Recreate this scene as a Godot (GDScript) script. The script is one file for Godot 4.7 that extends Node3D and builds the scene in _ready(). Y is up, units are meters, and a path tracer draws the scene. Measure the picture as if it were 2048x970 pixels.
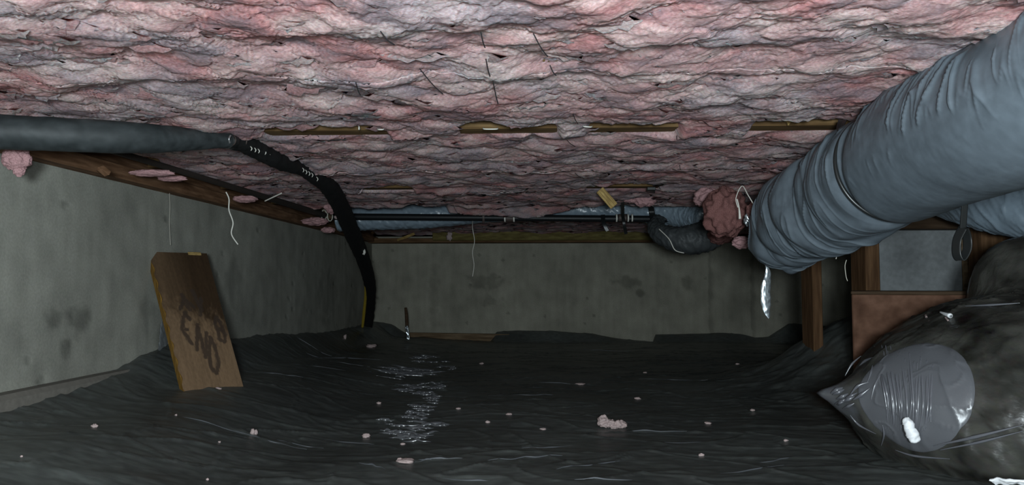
extends Node3D

# World: camera at (0, 0.43, 0) over the crawl space floor, looking along -z. "depth" below is -z in metres.
const F := 1490.0
const CAM := Vector3(0, 0.43, 0)
const WALL_X := -1.36
const BACK := 5.8
const CEIL := 0.83
var look: Basis
var M := {}
var used := {}
var rng := RandomNumberGenerator.new()

func _ready() -> void:
	rng.seed = 7
	look = Basis.from_euler(Vector3(deg_to_rad(3.27), deg_to_rad(2.54), 0))
	var cam := Camera3D.new()
	cam.name = "camera"
	cam.fov = rad_to_deg(2.0 * atan(485.0 / F))
	cam.near = 0.05
	cam.far = 40.0
	cam.transform = Transform3D(look, CAM)
	add_child(cam)
	cam.current = true

	var we := WorldEnvironment.new()
	we.name = "environment"
	var env := Environment.new()
	env.background_mode = Environment.BG_COLOR
	env.background_color = Color(0, 0, 0)
	env.tonemap_mode = Environment.TONE_MAPPER_LINEAR
	env.tonemap_exposure = 1.0
	env.sdfgi_enabled = true
	env.ssao_enabled = true
	env.ssil_enabled = true
	we.environment = env
	add_child(we)

	# the flash beside the lens, and an unseen soft fill light added behind the camera
	for q in [["flash", Vector3(0.03, 0.45, 0.06), 0.8, 0.03], ["rear_fill", Vector3(0.04, 0.47, 0.4), 4.7, 0.08]]:
		var lamp := OmniLight3D.new()
		lamp.name = q[0]
		lamp.position = q[1]
		lamp.light_color = Color(0.92, 0.975, 1.0)
		lamp.light_energy = q[2]
		lamp.light_size = q[3]
		lamp.omni_range = 12.0
		lamp.omni_attenuation = 2.0
		lamp.shadow_enabled = true
		add_child(lamp)

	materials()
	shell()
	ground_sheet()
	insulation()
	ducts()
	pipes()
	hose()
	plank()
	right_side()
	bag()
	hangings()
	litter()

# ------------------------------------------------------------------ helpers
func P(px: float, py: float, depth: float) -> Vector3:
	var d := look * Vector3((px - 1024.0) / F, (485.0 - py) / F, -1.0)
	return CAM + d * (depth / -d.z)

func noise(kind: int, freq: float, sd: int, oct: int = 1) -> FastNoiseLite:
	var n := FastNoiseLite.new()
	n.noise_type = kind
	n.frequency = freq
	n.seed = sd
	n.fractal_type = FastNoiseLite.FRACTAL_FBM if oct > 1 else FastNoiseLite.FRACTAL_NONE
	n.fractal_octaves = oct
	return n

func smp(f: float, s: int, o: int = 1) -> FastNoiseLite:
	return noise(FastNoiseLite.TYPE_SIMPLEX_SMOOTH, f, s, o)

func cells(f: float, s: int, ret: int, warp: float) -> FastNoiseLite:
	var n := noise(FastNoiseLite.TYPE_CELLULAR, f, s)
	n.cellular_return_type = ret
	n.cellular_distance_function = FastNoiseLite.DISTANCE_EUCLIDEAN
	n.domain_warp_enabled = warp > 0.0
	n.domain_warp_type = FastNoiseLite.DOMAIN_WARP_SIMPLEX
	n.domain_warp_amplitude = warp
	n.domain_warp_frequency = f * 1.3
	n.domain_warp_fractal_type = FastNoiseLite.DOMAIN_WARP_FRACTAL_PROGRESSIVE
	n.domain_warp_fractal_octaves = 2
	return n

func numbered(called: String) -> String:
	if not used.has(called):
		used[called] = 0
		return called
	used[called] += 1
	return "%s_%03d" % [called, used[called]]

func tag(o: Node, label: String, category: String, group: String = "") -> void:
	o.set_meta("label", label)
	o.set_meta("category", category)
	if group != "":
		o.set_meta("group", group)

func thing(called: String, label: String, category: String, at: Vector3, group: String = "") -> Node3D:
	var o := Node3D.new()
	o.name = numbered(called)
	add_child(o, true)
	o.position = at
	tag(o, label, category, group)
	return o

# a mesh whose vertices are world coordinates, under a parent (thing or part) or at top level
func obj(called: String, mesh: Mesh, mat: Material, parent: Node3D = self) -> MeshInstance3D:
	var o := MeshInstance3D.new()
	o.mesh = mesh
	if mat != null:
		o.material_override = mat
	if parent == self:
		o.name = numbered(called)
	else:
		o.name = called
	parent.add_child(o, true)
	var base := Vector3.ZERO
	var p: Node = parent
	while p != self:
		base += (p as Node3D).position
		p = p.get_parent()
	o.position = -base
	return o

# the same with a transform of its own
func piece(called: String, mesh: Mesh, mat: Material, xf: Transform3D, parent: Node3D = self) -> MeshInstance3D:
	var o := obj(called, mesh, mat, parent)
	o.transform = Transform3D(xf.basis, xf.origin + o.position)
	return o

func struct(o: Node, label: String = "") -> Node:
	o.set_meta("kind", "structure")
	if label != "":
		o.set_meta("label", label)
	return o

func build_mesh(v: PackedVector3Array, n: PackedVector3Array, c: PackedColorArray, uv: PackedVector2Array, ix: PackedInt32Array) -> ArrayMesh:
	var a := []
	a.resize(Mesh.ARRAY_MAX)
	a[Mesh.ARRAY_VERTEX] = v
	a[Mesh.ARRAY_NORMAL] = n
	if c.size() == v.size():
		a[Mesh.ARRAY_COLOR] = c
	if uv.size() == v.size():
		a[Mesh.ARRAY_TEX_UV] = uv
	a[Mesh.ARRAY_INDEX] = ix
	var m := ArrayMesh.new()
	m.add_surface_from_arrays(Mesh.PRIMITIVE_TRIANGLES, a)
	return m

# rows of nu points; wrap = the last column repeats the first
func grid(v: PackedVector3Array, nu: int, nv: int, c: PackedColorArray, flip: bool, wrap: bool = false) -> ArrayMesh:
	var n := PackedVector3Array()
	n.resize(v.size())
	var ix := PackedInt32Array()
	ix.resize((nu - 1) * (nv - 1) * 6)
	var k := 0
	for j in nv:
		var r := j * nu
		var up := mini(j + 1, nv - 1) * nu
		var dn := maxi(j - 1, 0) * nu
		for i in nu:
			var i1 := mini(i + 1, nu - 1)
			var i0 := maxi(i - 1, 0)
			if wrap:
				if i == nu - 1: i1 = 1
				if i == 0: i0 = nu - 2
			var m := (v[r + i1] - v[r + i0]).cross(v[up + i] - v[dn + i])
			if m.length_squared() < 1e-20:
				m = Vector3(0, 1e-6, 0)
			n[r + i] = -m.normalized() if flip else m.normalized()
			if i < nu - 1 and j < nv - 1:
				var a := r + i
				if flip:
					ix[k] = a; ix[k + 1] = a + 1; ix[k + 2] = a + nu
					ix[k + 3] = a + 1; ix[k + 4] = a + nu + 1; ix[k + 5] = a + nu
				else:
					ix[k] = a; ix[k + 1] = a + nu; ix[k + 2] = a + 1
					ix[k + 3] = a + 1; ix[k + 4] = a + nu; ix[k + 5] = a + nu + 1
				k += 6
	return build_mesh(v, n, c, PackedVector2Array(), ix)

func smooth_path(pts: Array, count: int) -> PackedVector3Array:
	var out := PackedVector3Array()
	var n := pts.size()
	for k in count:
		var t := float(k) / (count - 1) * (n - 1)
		var i := mini(int(t), n - 2)
		var f := t - i
		var a: Vector3 = pts[maxi(i - 1, 0)]
		var b: Vector3 = pts[i]
		var c: Vector3 = pts[i + 1]
		var d: Vector3 = pts[mini(i + 2, n - 1)]
		out.append(b.cubic_interpolate(c, a, d, f))
	return out

func mix_at(vals: Array, t: float) -> float:
	var x := t * (vals.size() - 1)
	var i := mini(int(x), vals.size() - 2)
	return lerpf(vals[i], vals[i + 1], x - i)

# swept round tube through pts; extra(t, angle, metres along) is added to the radius
func tube(pts: Array, radii: Array, rings: int, segs: int, extra = null, rounded: float = 0.0, flat: float = 1.0) -> ArrayMesh:
	var path := smooth_path(pts, rings)
	var v := PackedVector3Array()
	var tan := (path[1] - path[0]).normalized()
	var side := tan.cross(Vector3.UP)
	if side.length() < 0.3:
		side = tan.cross(Vector3.BACK)
	side = side.normalized()
	var run := 0.0
	for j in rings:
		var t := float(j) / (rings - 1)
		if j > 0:
			run += path[j].distance_to(path[j - 1])
		tan = (path[mini(j + 1, rings - 1)] - path[maxi(j - 1, 0)]).normalized()
		side = (side - tan * side.dot(tan)).normalized()
		var up := side.cross(tan)
		var r0 := mix_at(radii, t)
		if j == 0:
			for i in segs + 1: v.append(path[0])
		for i in segs + 1:
			var a := TAU * float(i % segs) / segs
			var r := r0
			if extra != null:
				r += extra.call(t, a, run)
			if rounded > 0.0:
				var e := minf(t, 1.0 - t) / rounded
				if e < 1.0:
					r *= sqrt(maxf(0.0, 1.0 - (1.0 - e) * (1.0 - e)))
			v.append(path[j] + side * cos(a) * r + up * sin(a) * r * flat)
		if j == rings - 1:
			for i in segs + 1: v.append(path[j])
	return grid(v, segs + 1, rings + 2, PackedColorArray(), true, true)

func wire(pts: Array, r: float, rings: int = 24) -> ArrayMesh:
	return tube(pts, [r, r], rings, 6)

# chamfered box, flat faces, centred on the origin
func box(size: Vector3, b: float = 0.003) -> ArrayMesh:
	var h := size * 0.5
	b = minf(b, minf(h.x, minf(h.y, h.z)) * 0.6)
	var st := SurfaceTool.new()
	st.begin(Mesh.PRIMITIVE_TRIANGLES)
	var corner := func(sx: float, sy: float, sz: float, axis: int) -> Vector3:
		var p := Vector3(sx * (h.x - b), sy * (h.y - b), sz * (h.z - b))
		p[axis] += b * [sx, sy, sz][axis]
		return p
	var face := func(q: Array) -> void:
		var mid := Vector3.ZERO
		for p in q: mid += p
		var nn: Vector3 = (q[1] - q[0]).cross(q[2] - q[0])
		if nn.dot(mid) > 0.0:
			q.reverse()
			nn = -nn
		nn = -nn.normalized()
		for k in range(1, q.size() - 1):
			for p in [q[0], q[k], q[k + 1]]:
				st.set_normal(nn)
				st.add_vertex(p)
	for ax in 3:
		for s in [-1.0, 1.0]:
			var q := []
			for ab in [[-1.0, -1.0], [1.0, -1.0], [1.0, 1.0], [-1.0, 1.0]]:
				var sg := [0.0, 0.0, 0.0]
				sg[ax] = s; sg[(ax + 1) % 3] = ab[0]; sg[(ax + 2) % 3] = ab[1]
				q.append(corner.call(sg[0], sg[1], sg[2], ax))
			face.call(q)
	for ax in 3:
		for s in [-1.0, 1.0]:
			for t in [-1.0, 1.0]:
				var a1: int = (ax + 1) % 3
				var a2: int = (ax + 2) % 3
				var q := []
				for e in [[-1.0, a1], [1.0, a1], [1.0, a2], [-1.0, a2]]:
					var sg := [0.0, 0.0, 0.0]
					sg[ax] = e[0]; sg[a1] = s; sg[a2] = t
					q.append(corner.call(sg[0], sg[1], sg[2], e[1]))
				face.call(q)
	for sx in [-1.0, 1.0]:
		for sy in [-1.0, 1.0]:
			for sz in [-1.0, 1.0]:
				face.call([corner.call(sx, sy, sz, 0), corner.call(sx, sy, sz, 1), corner.call(sx, sy, sz, 2)])
	return st.commit()

func box_at(c: Vector3) -> Transform3D:
	return Transform3D(Basis(), c)

# lumpy closed blob round the origin
func blob(r: Vector3, sd: int, amp: float = 0.3, nu: int = 22, nv: int = 14, freq: float = 1.3) -> ArrayMesh:
	var n := smp(freq, sd, 3)
	var v := PackedVector3Array()
	for j in nv:
		var th := PI * j / (nv - 1)
		for i in nu:
			var ph := TAU * (i % (nu - 1)) / (nu - 1)
			var d := Vector3(sin(th) * cos(ph), cos(th), sin(th) * sin(ph))
			v.append(d * r * (1.0 + amp * n.get_noise_3dv(d) * 1.6))
	return grid(v, nu, nv, PackedColorArray(), false, true)

# flexible strip of real thickness along pts; the width runs along across
func strip(pts: Array, across: Vector3, width: float, thick: float, rings: int = 24, crumple: float = 0.0, sd: int = 1) -> ArrayMesh:
	var path := smooth_path(pts, rings)
	var n := smp(40.0, sd, 2)
	var v := PackedVector3Array()
	var cols := 8
	for j in rings:
		var tan := (path[mini(j + 1, rings - 1)] - path[maxi(j - 1, 0)]).normalized()
		var w := (across - tan * across.dot(tan)).normalized()
		var up := w.cross(tan)
		for i in cols * 2 + 1:
			var k := i % (cols * 2)
			var s := (float(k) / (cols - 1) if k < cols else float(cols * 2 - 1 - k) / (cols - 1)) - 0.5
			var top := 0.5 if k < cols else -0.5
			var bump := crumple * n.get_noise_2d(s * width, float(j) / rings * 0.4)
			v.append(path[j] + w * s * width + up * (top * thick + bump))
	return grid(v, cols * 2 + 1, rings, PackedColorArray(), true, true)

# ------------------------------------------------------------------ materials
func tex(freq: float, sd: int, lo: Color, hi: Color, oct: int = 4, size: int = 512, kind: int = FastNoiseLite.TYPE_SIMPLEX_SMOOTH) -> NoiseTexture2D:
	var t := NoiseTexture2D.new()
	t.width = size
	t.height = size
	t.seamless = true
	t.noise = noise(kind, freq, sd, oct)
	var g := Gradient.new()
	g.set_color(0, lo)
	g.set_color(1, hi)
	t.color_ramp = g
	return t

func ntex(freq: float, sd: int, strength: float, oct: int = 4, size: int = 512, kind: int = FastNoiseLite.TYPE_SIMPLEX_SMOOTH) -> NoiseTexture2D:
	var t := NoiseTexture2D.new()
	t.width = size
	t.height = size
	t.seamless = true
	t.noise = noise(kind, freq, sd, oct)
	t.as_normal_map = true
	t.bump_strength = strength
	return t

# reflectance given in linear light
func mat(r: float, g: float, b: float, rough: float, spec: float = 0.5) -> StandardMaterial3D:
	var m := StandardMaterial3D.new()
	m.albedo_color = Color(r, g, b).linear_to_srgb()
	m.roughness = rough
	m.metallic_specular = spec
	return m

func tri(m: StandardMaterial3D, sc: Vector3) -> StandardMaterial3D:
	m.uv1_triplanar = true
	m.uv1_scale = sc
	m.uv1_triplanar_sharpness = 4.0
	return m

func wood(r: float, g: float, b: float, sc: Vector3, sd: int) -> StandardMaterial3D:
	var m := mat(r, g, b, 0.8, 0.3)
	m.albedo_texture = tex(0.012, sd, Color(0.62, 0.58, 0.54), Color(1, 1, 1), 5)
	m.normal_enabled = true
	m.normal_texture = ntex(0.02, sd + 1, 3.0)
	m.normal_scale = 0.5
	return tri(m, sc)

func materials() -> void:
	var m := mat(1, 1, 1, 0.95, 0.2)
	m.vertex_color_use_as_albedo = true
	m.albedo_texture = tex(0.03, 31, Color(0.9, 0.9, 0.9), Color(1, 1, 1), 5, 1024)
	m.normal_enabled = true
	m.normal_texture = ntex(0.05, 32, 4.0, 5, 1024)
	m.normal_scale = 0.22
	M.concrete = tri(m, Vector3(3, 3, 3))
	m = mat(1, 1, 1, 1.0, 0.15)
	m.vertex_color_use_as_albedo = true
	m.albedo_texture = tex(0.035, 41, Color(0.72, 0.68, 0.68), Color(1, 1, 1), 5, 1024)
	m.normal_enabled = true
	m.normal_texture = ntex(0.03, 42, 6.0, 5, 1024)
	m.normal_scale = 0.9
	m.normal_scale = 0.3
	m.subsurf_scatter_enabled = true
	m.subsurf_scatter_strength = 0.5
	M.fluff = tri(m, Vector3(3.2, 3.2, 6.0))
	m = mat(0.52, 0.32, 0.325, 1.0, 0.15)
	m.albedo_texture = M.fluff.albedo_texture
	m.normal_enabled = true
	m.normal_texture = M.fluff.normal_texture
	m.normal_scale = 0.9
	M.pink = tri(m, Vector3(8, 8, 8))
	m = mat(0.24, 0.12, 0.11, 1.0, 0.15)
	m.albedo_texture = M.fluff.albedo_texture
	m.normal_enabled = true
	m.normal_texture = M.fluff.normal_texture
	M.red_pink = tri(m, Vector3(6, 6, 6))
	m = mat(0.56, 0.46, 0.44, 1.0, 0.15)
	m.albedo_texture = M.fluff.albedo_texture
	M.pale = tri(m, Vector3(12, 12, 12))
	# polyethylene ground sheet with soil dust on it
	m = mat(1, 1, 1, 0.42, 0.5)
	m.vertex_color_use_as_albedo = true
	m.albedo_texture = tex(0.02, 51, Color(0.72, 0.72, 0.72), Color(1, 1, 1), 5)
	m.normal_enabled = true
	m.normal_texture = ntex(0.012, 52, 5.0, 4, 1024)
	m.normal_scale = 0.12
	M.sheet = tri(m, Vector3(1.6, 1.6, 4.0))
	m = mat(0.09, 0.093, 0.1, 0.25, 0.7)
	M.fold = m
	M.fold_dull = mat(0.075, 0.08, 0.088, 0.5, 0.5)
	m = mat(1, 1, 1, 0.33, 0.5)
	m.vertex_color_use_as_albedo = true
	m.normal_enabled = true
	m.normal_texture = ntex(0.02, 55, 4.0, 4)
	m.normal_scale = 0.5
	M.bag = tri(m, Vector3(4, 4, 4))
	m = mat(0.105, 0.108, 0.118, 0.33, 0.5)
	m.normal_enabled = true
	m.normal_texture = ntex(0.02, 57, 3.0, 4)
	m.normal_scale = 0.3
	M.stretched = tri(m, Vector3(14, 3, 14))
	M.crease = mat(0.11, 0.112, 0.125, 0.25, 0.6)
	# duct wraps
	m = mat(0.115, 0.14, 0.163, 0.4, 0.5)
	m.albedo_texture = tex(0.02, 61, Color(0.86, 0.86, 0.86), Color(1, 1, 1), 4)
	m.normal_enabled = true
	m.normal_texture = ntex(0.015, 62, 3.0, 4)
	m.normal_scale = 0.15
	M.duct = tri(m, Vector3(3, 3, 3))
	m = mat(0.19, 0.24, 0.285, 0.3, 0.6)
	m.normal_enabled = true
	m.normal_texture = ntex(0.02, 64, 4.0, 4)
	m.normal_scale = 0.5
	M.duct_light = tri(m, Vector3(4, 4, 4))
	m = mat(0.045, 0.05, 0.052, 0.55, 0.4)
	m.normal_enabled = true
	m.normal_texture = ntex(0.03, 66, 4.0, 4)
	m.normal_scale = 0.5
	M.black_wrap = tri(m, Vector3(5, 5, 5))
	m = mat(0.045, 0.052, 0.054, 0.6, 0.4)
	m.albedo_texture = tex(0.015, 67, Color(0.6, 0.62, 0.62), Color(1, 1, 1), 4)
	M.drain = tri(m, Vector3(3, 3, 3))
	M.rubber = mat(0.012, 0.012, 0.012, 0.75, 0.3)
	M.black_pipe = mat(0.008, 0.009, 0.01, 0.45, 0.35)
	M.dark_pipe = mat(0.022, 0.016, 0.012, 0.7)
	M.strap = mat(0.012, 0.013, 0.013, 0.35, 0.5)
	M.coupling = mat(0.05, 0.035, 0.03, 0.6)
	M.steel = mat(0.6, 0.6, 0.6, 0.35)
	M.steel.metallic = 0.8
	m = mat(0.62, 0.68, 0.72, 0.25)
	m.metallic = 0.85
	m.normal_enabled = true
	m.normal_texture = ntex(0.008, 71, 8.0, 2)
	M.foil = tri(m, Vector3(12, 6, 12))
	M.wire_dark = mat(0.035, 0.03, 0.032, 0.6)
	M.wire_pale = mat(0.62, 0.6, 0.54, 0.6)
	M.twine = mat(0.5, 0.47, 0.4, 0.9)
	M.yellow = mat(0.42, 0.3, 0.03, 0.6)
	M.joist = wood(0.2, 0.125, 0.055, Vector3(0.8, 8, 8), 81)
	M.sill = wood(0.25, 0.14, 0.08, Vector3(8, 8, 0.8), 83)
	M.sill_back = wood(0.17, 0.1, 0.05, Vector3(0.8, 8, 8), 85)
	M.kraft = wood(0.2, 0.17, 0.06, Vector3(1.2, 6, 6), 87)
	M.post = wood(0.15, 0.082, 0.04, Vector3(8, 0.8, 8), 89)
	M.beam = wood(0.1, 0.065, 0.04, Vector3(0.8, 8, 8), 91)
	M.carton = wood(0.19, 0.1, 0.066, Vector3(2, 2, 2), 93)
	M.base_board = wood(0.25, 0.18, 0.11, Vector3(0.8, 8, 8), 95)
	M.scrap = wood(0.5, 0.36, 0.14, Vector3(3, 20, 20), 97)
	M.ochre = wood(0.3, 0.17, 0.035, Vector3(14, 2, 14), 99)
	M.panel = mat(0.235, 0.25, 0.255, 0.9)
	M.panel.albedo_texture = tex(0.02, 101, Color(0.86, 0.86, 0.86), Color(1, 1, 1), 5)
	tri(M.panel, Vector3(3, 3, 3))
	M.ledge = mat(0.19, 0.175, 0.15, 0.95)
	M.ledge.albedo_texture = M.panel.albedo_texture
	tri(M.ledge, Vector3(4, 4, 4))
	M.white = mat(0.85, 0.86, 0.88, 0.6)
	M.soil = mat(0.1, 0.085, 0.065, 1.0)

# ------------------------------------------------------------------ setting
func concrete_wall(called: String, origin: Vector3, du: Vector3, dv: Vector3, nu: int, nv: int, sd: int, marks: Array, joints: Array, tint: Color) -> MeshInstance3D:
	var big := smp(1.6, sd, 4)
	var mid := smp(7.0, sd + 1, 3)
	var drip := smp(9.0, sd + 2, 3)
	var pit := cells(14.0, sd + 3, FastNoiseLite.RETURN_DISTANCE, 0.0)
	var pitv := cells(14.0, sd + 3, FastNoiseLite.RETURN_CELL_VALUE, 0.0)
	var nn := du.cross(dv).normalized()
	var v := PackedVector3Array()
	var c := PackedColorArray()
	for j in nv:
		for i in nu:
			var u := float(i) / (nu - 1)
			var w := float(j) / (nv - 1)
			var p := origin + du * u + dv * w
			var a := du.length() * u
			var b := dv.length() * w
			var k := 0.30 * (1.0 + 0.22 * big.get_noise_2d(a, b) + 0.16 * mid.get_noise_2d(a, b) + 0.12 * drip.get_noise_2d(a * 2.0, b * 0.25))
			var off := 0.004 * big.get_noise_2d(a + 9.0, b) + 0.0015 * mid.get_noise_2d(a, b + 4.0)
			var pv := pitv.get_noise_2d(a, b)
			var pd := pit.get_noise_2d(a, b) + 1.0
			if pv > 0.88 and pd < 0.17:
				k *= 0.7
				off -= 0.003
			for mk in marks:          # stains: centre along, up, half sizes, strength
				var e := Vector2((a - mk[0]) / mk[2], (b - mk[1]) / mk[3]).length() + 0.7 * mid.get_noise_2d(a * 1.7, b * 1.7)
				k *= 1.0 - mk[4] * (1.0 - smoothstep(0.4, 1.1, e))
			for jt in joints:         # form-board joints: a shallow groove with seepage staining
				var e2 := absf(a - jt + 0.012 * drip.get_noise_2d(3.0, b)) / 0.02
				k *= 1.0 - 0.25 * (1.0 - smoothstep(0.3, 1.2, e2 + 0.5 * mid.get_noise_2d(a, b)))
				off -= 0.006 * (1.0 - smoothstep(0.0, 0.6, e2))
			v.append(p + nn * off)
			c.append(Color(k * tint.r, k * tint.g, k * tint.b))
	return obj(called, grid(v, nu, nv, c, false), M.concrete)

func shell() -> void:
	var rx := 2.7
	var top := 1.25
	var near := 2.2
	# left wall, its face looking to +x
	var lw := concrete_wall("wall_left", Vector3(WALL_X, -0.05, near), Vector3(0, 0, -(near + BACK)), Vector3(0, 0.86, 0), 520, 76, 11, [[near + 2.03, 0.39, 0.05, 0.04, 0.35], [near + 2.12, 0.37, 0.06, 0.06, 0.4], [near + 2.07, 0.3, 0.03, 0.03, 0.35], [near + 2.5, 0.38, 0.07, 0.06, 0.25], [near + 2.6, 0.3, 0.05, 0.05, 0.3], [near + 3.2, 0.5, 0.1, 0.12, 0.2], [near + 4.6, 0.42, 0.22, 0.2, 0.2]], [], Color(1.04, 1.03, 0.89))
	struct(lw, "grey poured concrete foundation wall with dark blotches, left of the plank")
	piece("concrete_core", box(Vector3(0.2, 0.86, near + BACK), 0.002), M.soil, box_at(Vector3(WALL_X - 0.11, 0.38, (near - BACK) * 0.5)), lw)
	var bw := concrete_wall("wall_back", Vector3(WALL_X - 0.05, -0.05, -BACK), Vector3(rx - WALL_X + 0.05, 0, 0), Vector3(0, 0.86, 0), 400, 84, 21, [[0.95, 0.5, 0.16, 0.07, 0.3], [0.98, 0.36, 0.1, 0.04, 0.28], [2.05, 0.5, 0.12, 0.05, 0.35], [2.15, 0.42, 0.05, 0.04, 0.4], [2.5, 0.5, 0.05, 0.05, 0.3], [0.55, 0.4, 0.05, 0.3, 0.15]], [2.68, 3.0], Color(1.08, 1.04, 0.85))
	struct(bw, "grey concrete foundation wall across the far end with two vertical seams")
	piece("concrete_core", box(Vector3(rx - WALL_X, 0.86, 0.2), 0.002), M.soil, box_at(Vector3((rx + WALL_X) * 0.5, 0.38, -BACK - 0.11)), bw)
	struct(piece("wall_right", box(Vector3(0.2, top, near + BACK)), M.panel, box_at(Vector3(rx + 0.1, top * 0.5, (near - BACK) * 0.5))), "concrete foundation wall beyond the ducts on the right")
	struct(piece("wall_front", box(Vector3(rx - WALL_X + 0.4, top, 0.2)), M.panel, box_at(Vector3((rx + WALL_X) * 0.5, top * 0.5, near + 0.1))), "concrete foundation wall behind the photographer")
	struct(piece("floor", box(Vector3(rx - WALL_X + 0.4, 0.2, near + BACK + 0.4)), M.soil, box_at(Vector3((rx + WALL_X) * 0.5, -0.15, (near - BACK) * 0.5))), "bare soil floor under the black plastic")
	var ce := piece("ceiling", box(Vector3(rx - WALL_X + 0.6, 0.04, near + BACK + 0.4)), M.beam, box_at(Vector3((rx + WALL_X) * 0.5, top, (near - BACK) * 0.5)))
	struct(ce, "wooden subfloor over the insulation")
	# joists across the room
	for d in [-1.51, -0.94, -0.37, 0.2, 0.77, 1.34, 1.91, 2.48, 3.05, 3.62, 4.75]:
		piece("joist", box(Vector3(rx - WALL_X, 0.38, 0.066), 0.004), M.joist, Transform3D(Basis(Vector3.UP, -0.006), Vector3((rx + WALL_X) * 0.5, CEIL + 0.19, -d)), ce)
	# footing ledge at the foot of the left wall
	struct(piece("trim_1", box(Vector3(0.10, 0.3, 3.2), 0.012), M.ledge, box_at(Vector3(WALL_X + 0.0, 0.012, -1.0))), "pale concrete footing ledge along the foot of the left wall")
	# sill plates on top of the walls
	struct(piece("trim_2", box(Vector3(0.2, 0.045, near + BACK), 0.004), M.sill, box_at(Vector3(WALL_X - 0.05, CEIL - 0.048, (near - BACK) * 0.5))), "brown sill plate on top of the left wall")
	struct(piece("trim_3", box(Vector3(0.08, 0.4, near + BACK), 0.004), M.sill, box_at(Vector3(WALL_X - 0.03, CEIL + 0.17, (near - BACK) * 0.5))), "brown rim joist above the left wall")
	struct(piece("trim_4", box(Vector3(rx - WALL_X, 0.035, 0.22), 0.004), M.sill_back, box_at(Vector3((rx + WALL_X) * 0.5, 0.772, -BACK + 0.03))), "brown sill plate on top of the back wall")
	struct(piece("trim_5", box(Vector3(rx - WALL_X, 0.4, 0.1), 0.004), M.sill_back, box_at(Vector3((rx + WALL_X) * 0.5, 1.03, -BACK + 0.02))), "dark brown rim joist above the back wall")
	struct(piece("trim_6", box(Vector3(1.75, 0.085, 0.05), 0.006), M.kraft, box_at(Vector3(0.02, 0.81, -BACK + 0.16))), "olive strip along the middle of the back sill")
	# nailing board low on the back wall
	var a := P(818, 683, BACK - 0.06)
	var b := P(1060, 684, BACK - 0.06)
	struct(piece("trim_7", box(Vector3(b.x - a.x + 0.2, 0.09, 0.04), 0.004), M.base_board, Transform3D(Basis(Vector3.BACK, -0.012), Vector3((a.x + b.x) * 0.5 + 0.1, 0.012, -BACK + 0.05))), "pale brown board along the foot of the back wall")

# ------------------------------------------------------------------ ground
var g_low := FastNoiseLite.new()
var g_mid := FastNoiseLite.new()
var g_rip := FastNoiseLite.new()
var g_cr := FastNoiseLite.new()
var g_cr2 := FastNoiseLite.new()

func table(t: Array, x: float) -> float:
	if x <= t[0][0]: return t[0][1]
	for k in range(1, t.size()):
		if x <= t[k][0]:
			return lerpf(t[k - 1][1], t[k][1], (x - t[k - 1][0]) / (t[k][0] - t[k - 1][0]))
	return t[-1][1]

const LEFT_EDGE := [[0.6, 0.12], [1.86, 0.137], [2.09, 0.15], [2.25, 0.16], [2.49, 0.188], [2.71, 0.228], [3.29, 0.188], [3.77, 0.185], [4.6, 0.135], [5.2, 0.133], [5.8, 0.15]]
const BACK_EDGE := [[-1.36, 0.15], [-1.2, 0.12], [-1.08, 0.05], [-1.05, 0.0], [-0.42, 0.0], [-0.38, 0.07], [-0.2, 0.085], [0.1, 0.08], [0.35, 0.06], [0.55, 0.03], [0.8, 0.0], [0.83, 0.0], [0.84, 0.055], [1.2, 0.062], [1.48, 0.055], [1.6, 0.03], [1.7, 0.04], [1.85, 0.14], [2.2, 0.12], [2.7, 0.12]]

func ground(x: float, z: float, fine: bool = true) -> float:
	var d := -z
	var t := x - WALL_X
	var h := 0.0
	var shelf := table([[0.5, 0.085], [2.4, 0.105], [2.9, 0.1], [4.4, 0.04], [5.8, 0.03]], d)
	h = shelf * (1.0 - smoothstep(0.22, 0.8, t))
	var edge := table(LEFT_EDGE, d) + 0.006 * g_mid.get_noise_2d(z * 3.0, 4.0)
	h = lerpf(edge, h, smoothstep(0.0, 0.24, t))
	# heap round the foot of the hose
	h = maxf(h, 0.15 * exp(-(pow((x + 1.28) / 0.16, 2.0) + pow((d - 5.3) / 0.3, 2.0))))
	# the sheet turned up against the back wall
	var be := table(BACK_EDGE, x) * (1.0 - smoothstep(0.02, 0.16, BACK - d))
	h = maxf(h, be)
	# heap of soil under the sheet on the right
	h = maxf(h, 0.31 * exp(-(pow((x - 1.42) / 0.36, 2.0) + pow((d - 3.3) / 0.45, 2.0))) + 0.025 * g_mid.get_noise_2d(x * 1.3, z * 1.3) * exp(-pow((x - 1.3) / 0.5, 2.0) - pow((d - 3.4) / 0.7, 2.0)))
	h += 0.012 * g_low.get_noise_2d(x, z)
	if fine:
		h += 0.004 * g_mid.get_noise_2d(x, z * 1.6)
		var rip := g_rip.get_noise_2d(x * 0.9 + 0.3 * z, z * 2.6)
		h += 0.0009 * rip
		var c1 := 1.0 - absf(g_cr.get_noise_2d(x * 0.7, z * 1.7 + 0.4 * x))
		var c2 := 1.0 - absf(g_cr2.get_noise_2d(x * 0.8 - 0.7 * z, z * 0.8 + 0.3 * x))
		h += 0.0045 * pow(c1, 22.0) + 0.004 * pow(c2, 26.0)
	return h

func ground_hit(px: float, py: float) -> Vector3:
	var d := (P(px, py, 1.0) - CAM)
	var t := 0.8
	while t < BACK:
		var p := CAM + d * t
		if p.y <= ground(p.x, p.z):
			return p
		t += 0.004
	return CAM + d * (BACK - 0.03)

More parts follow.
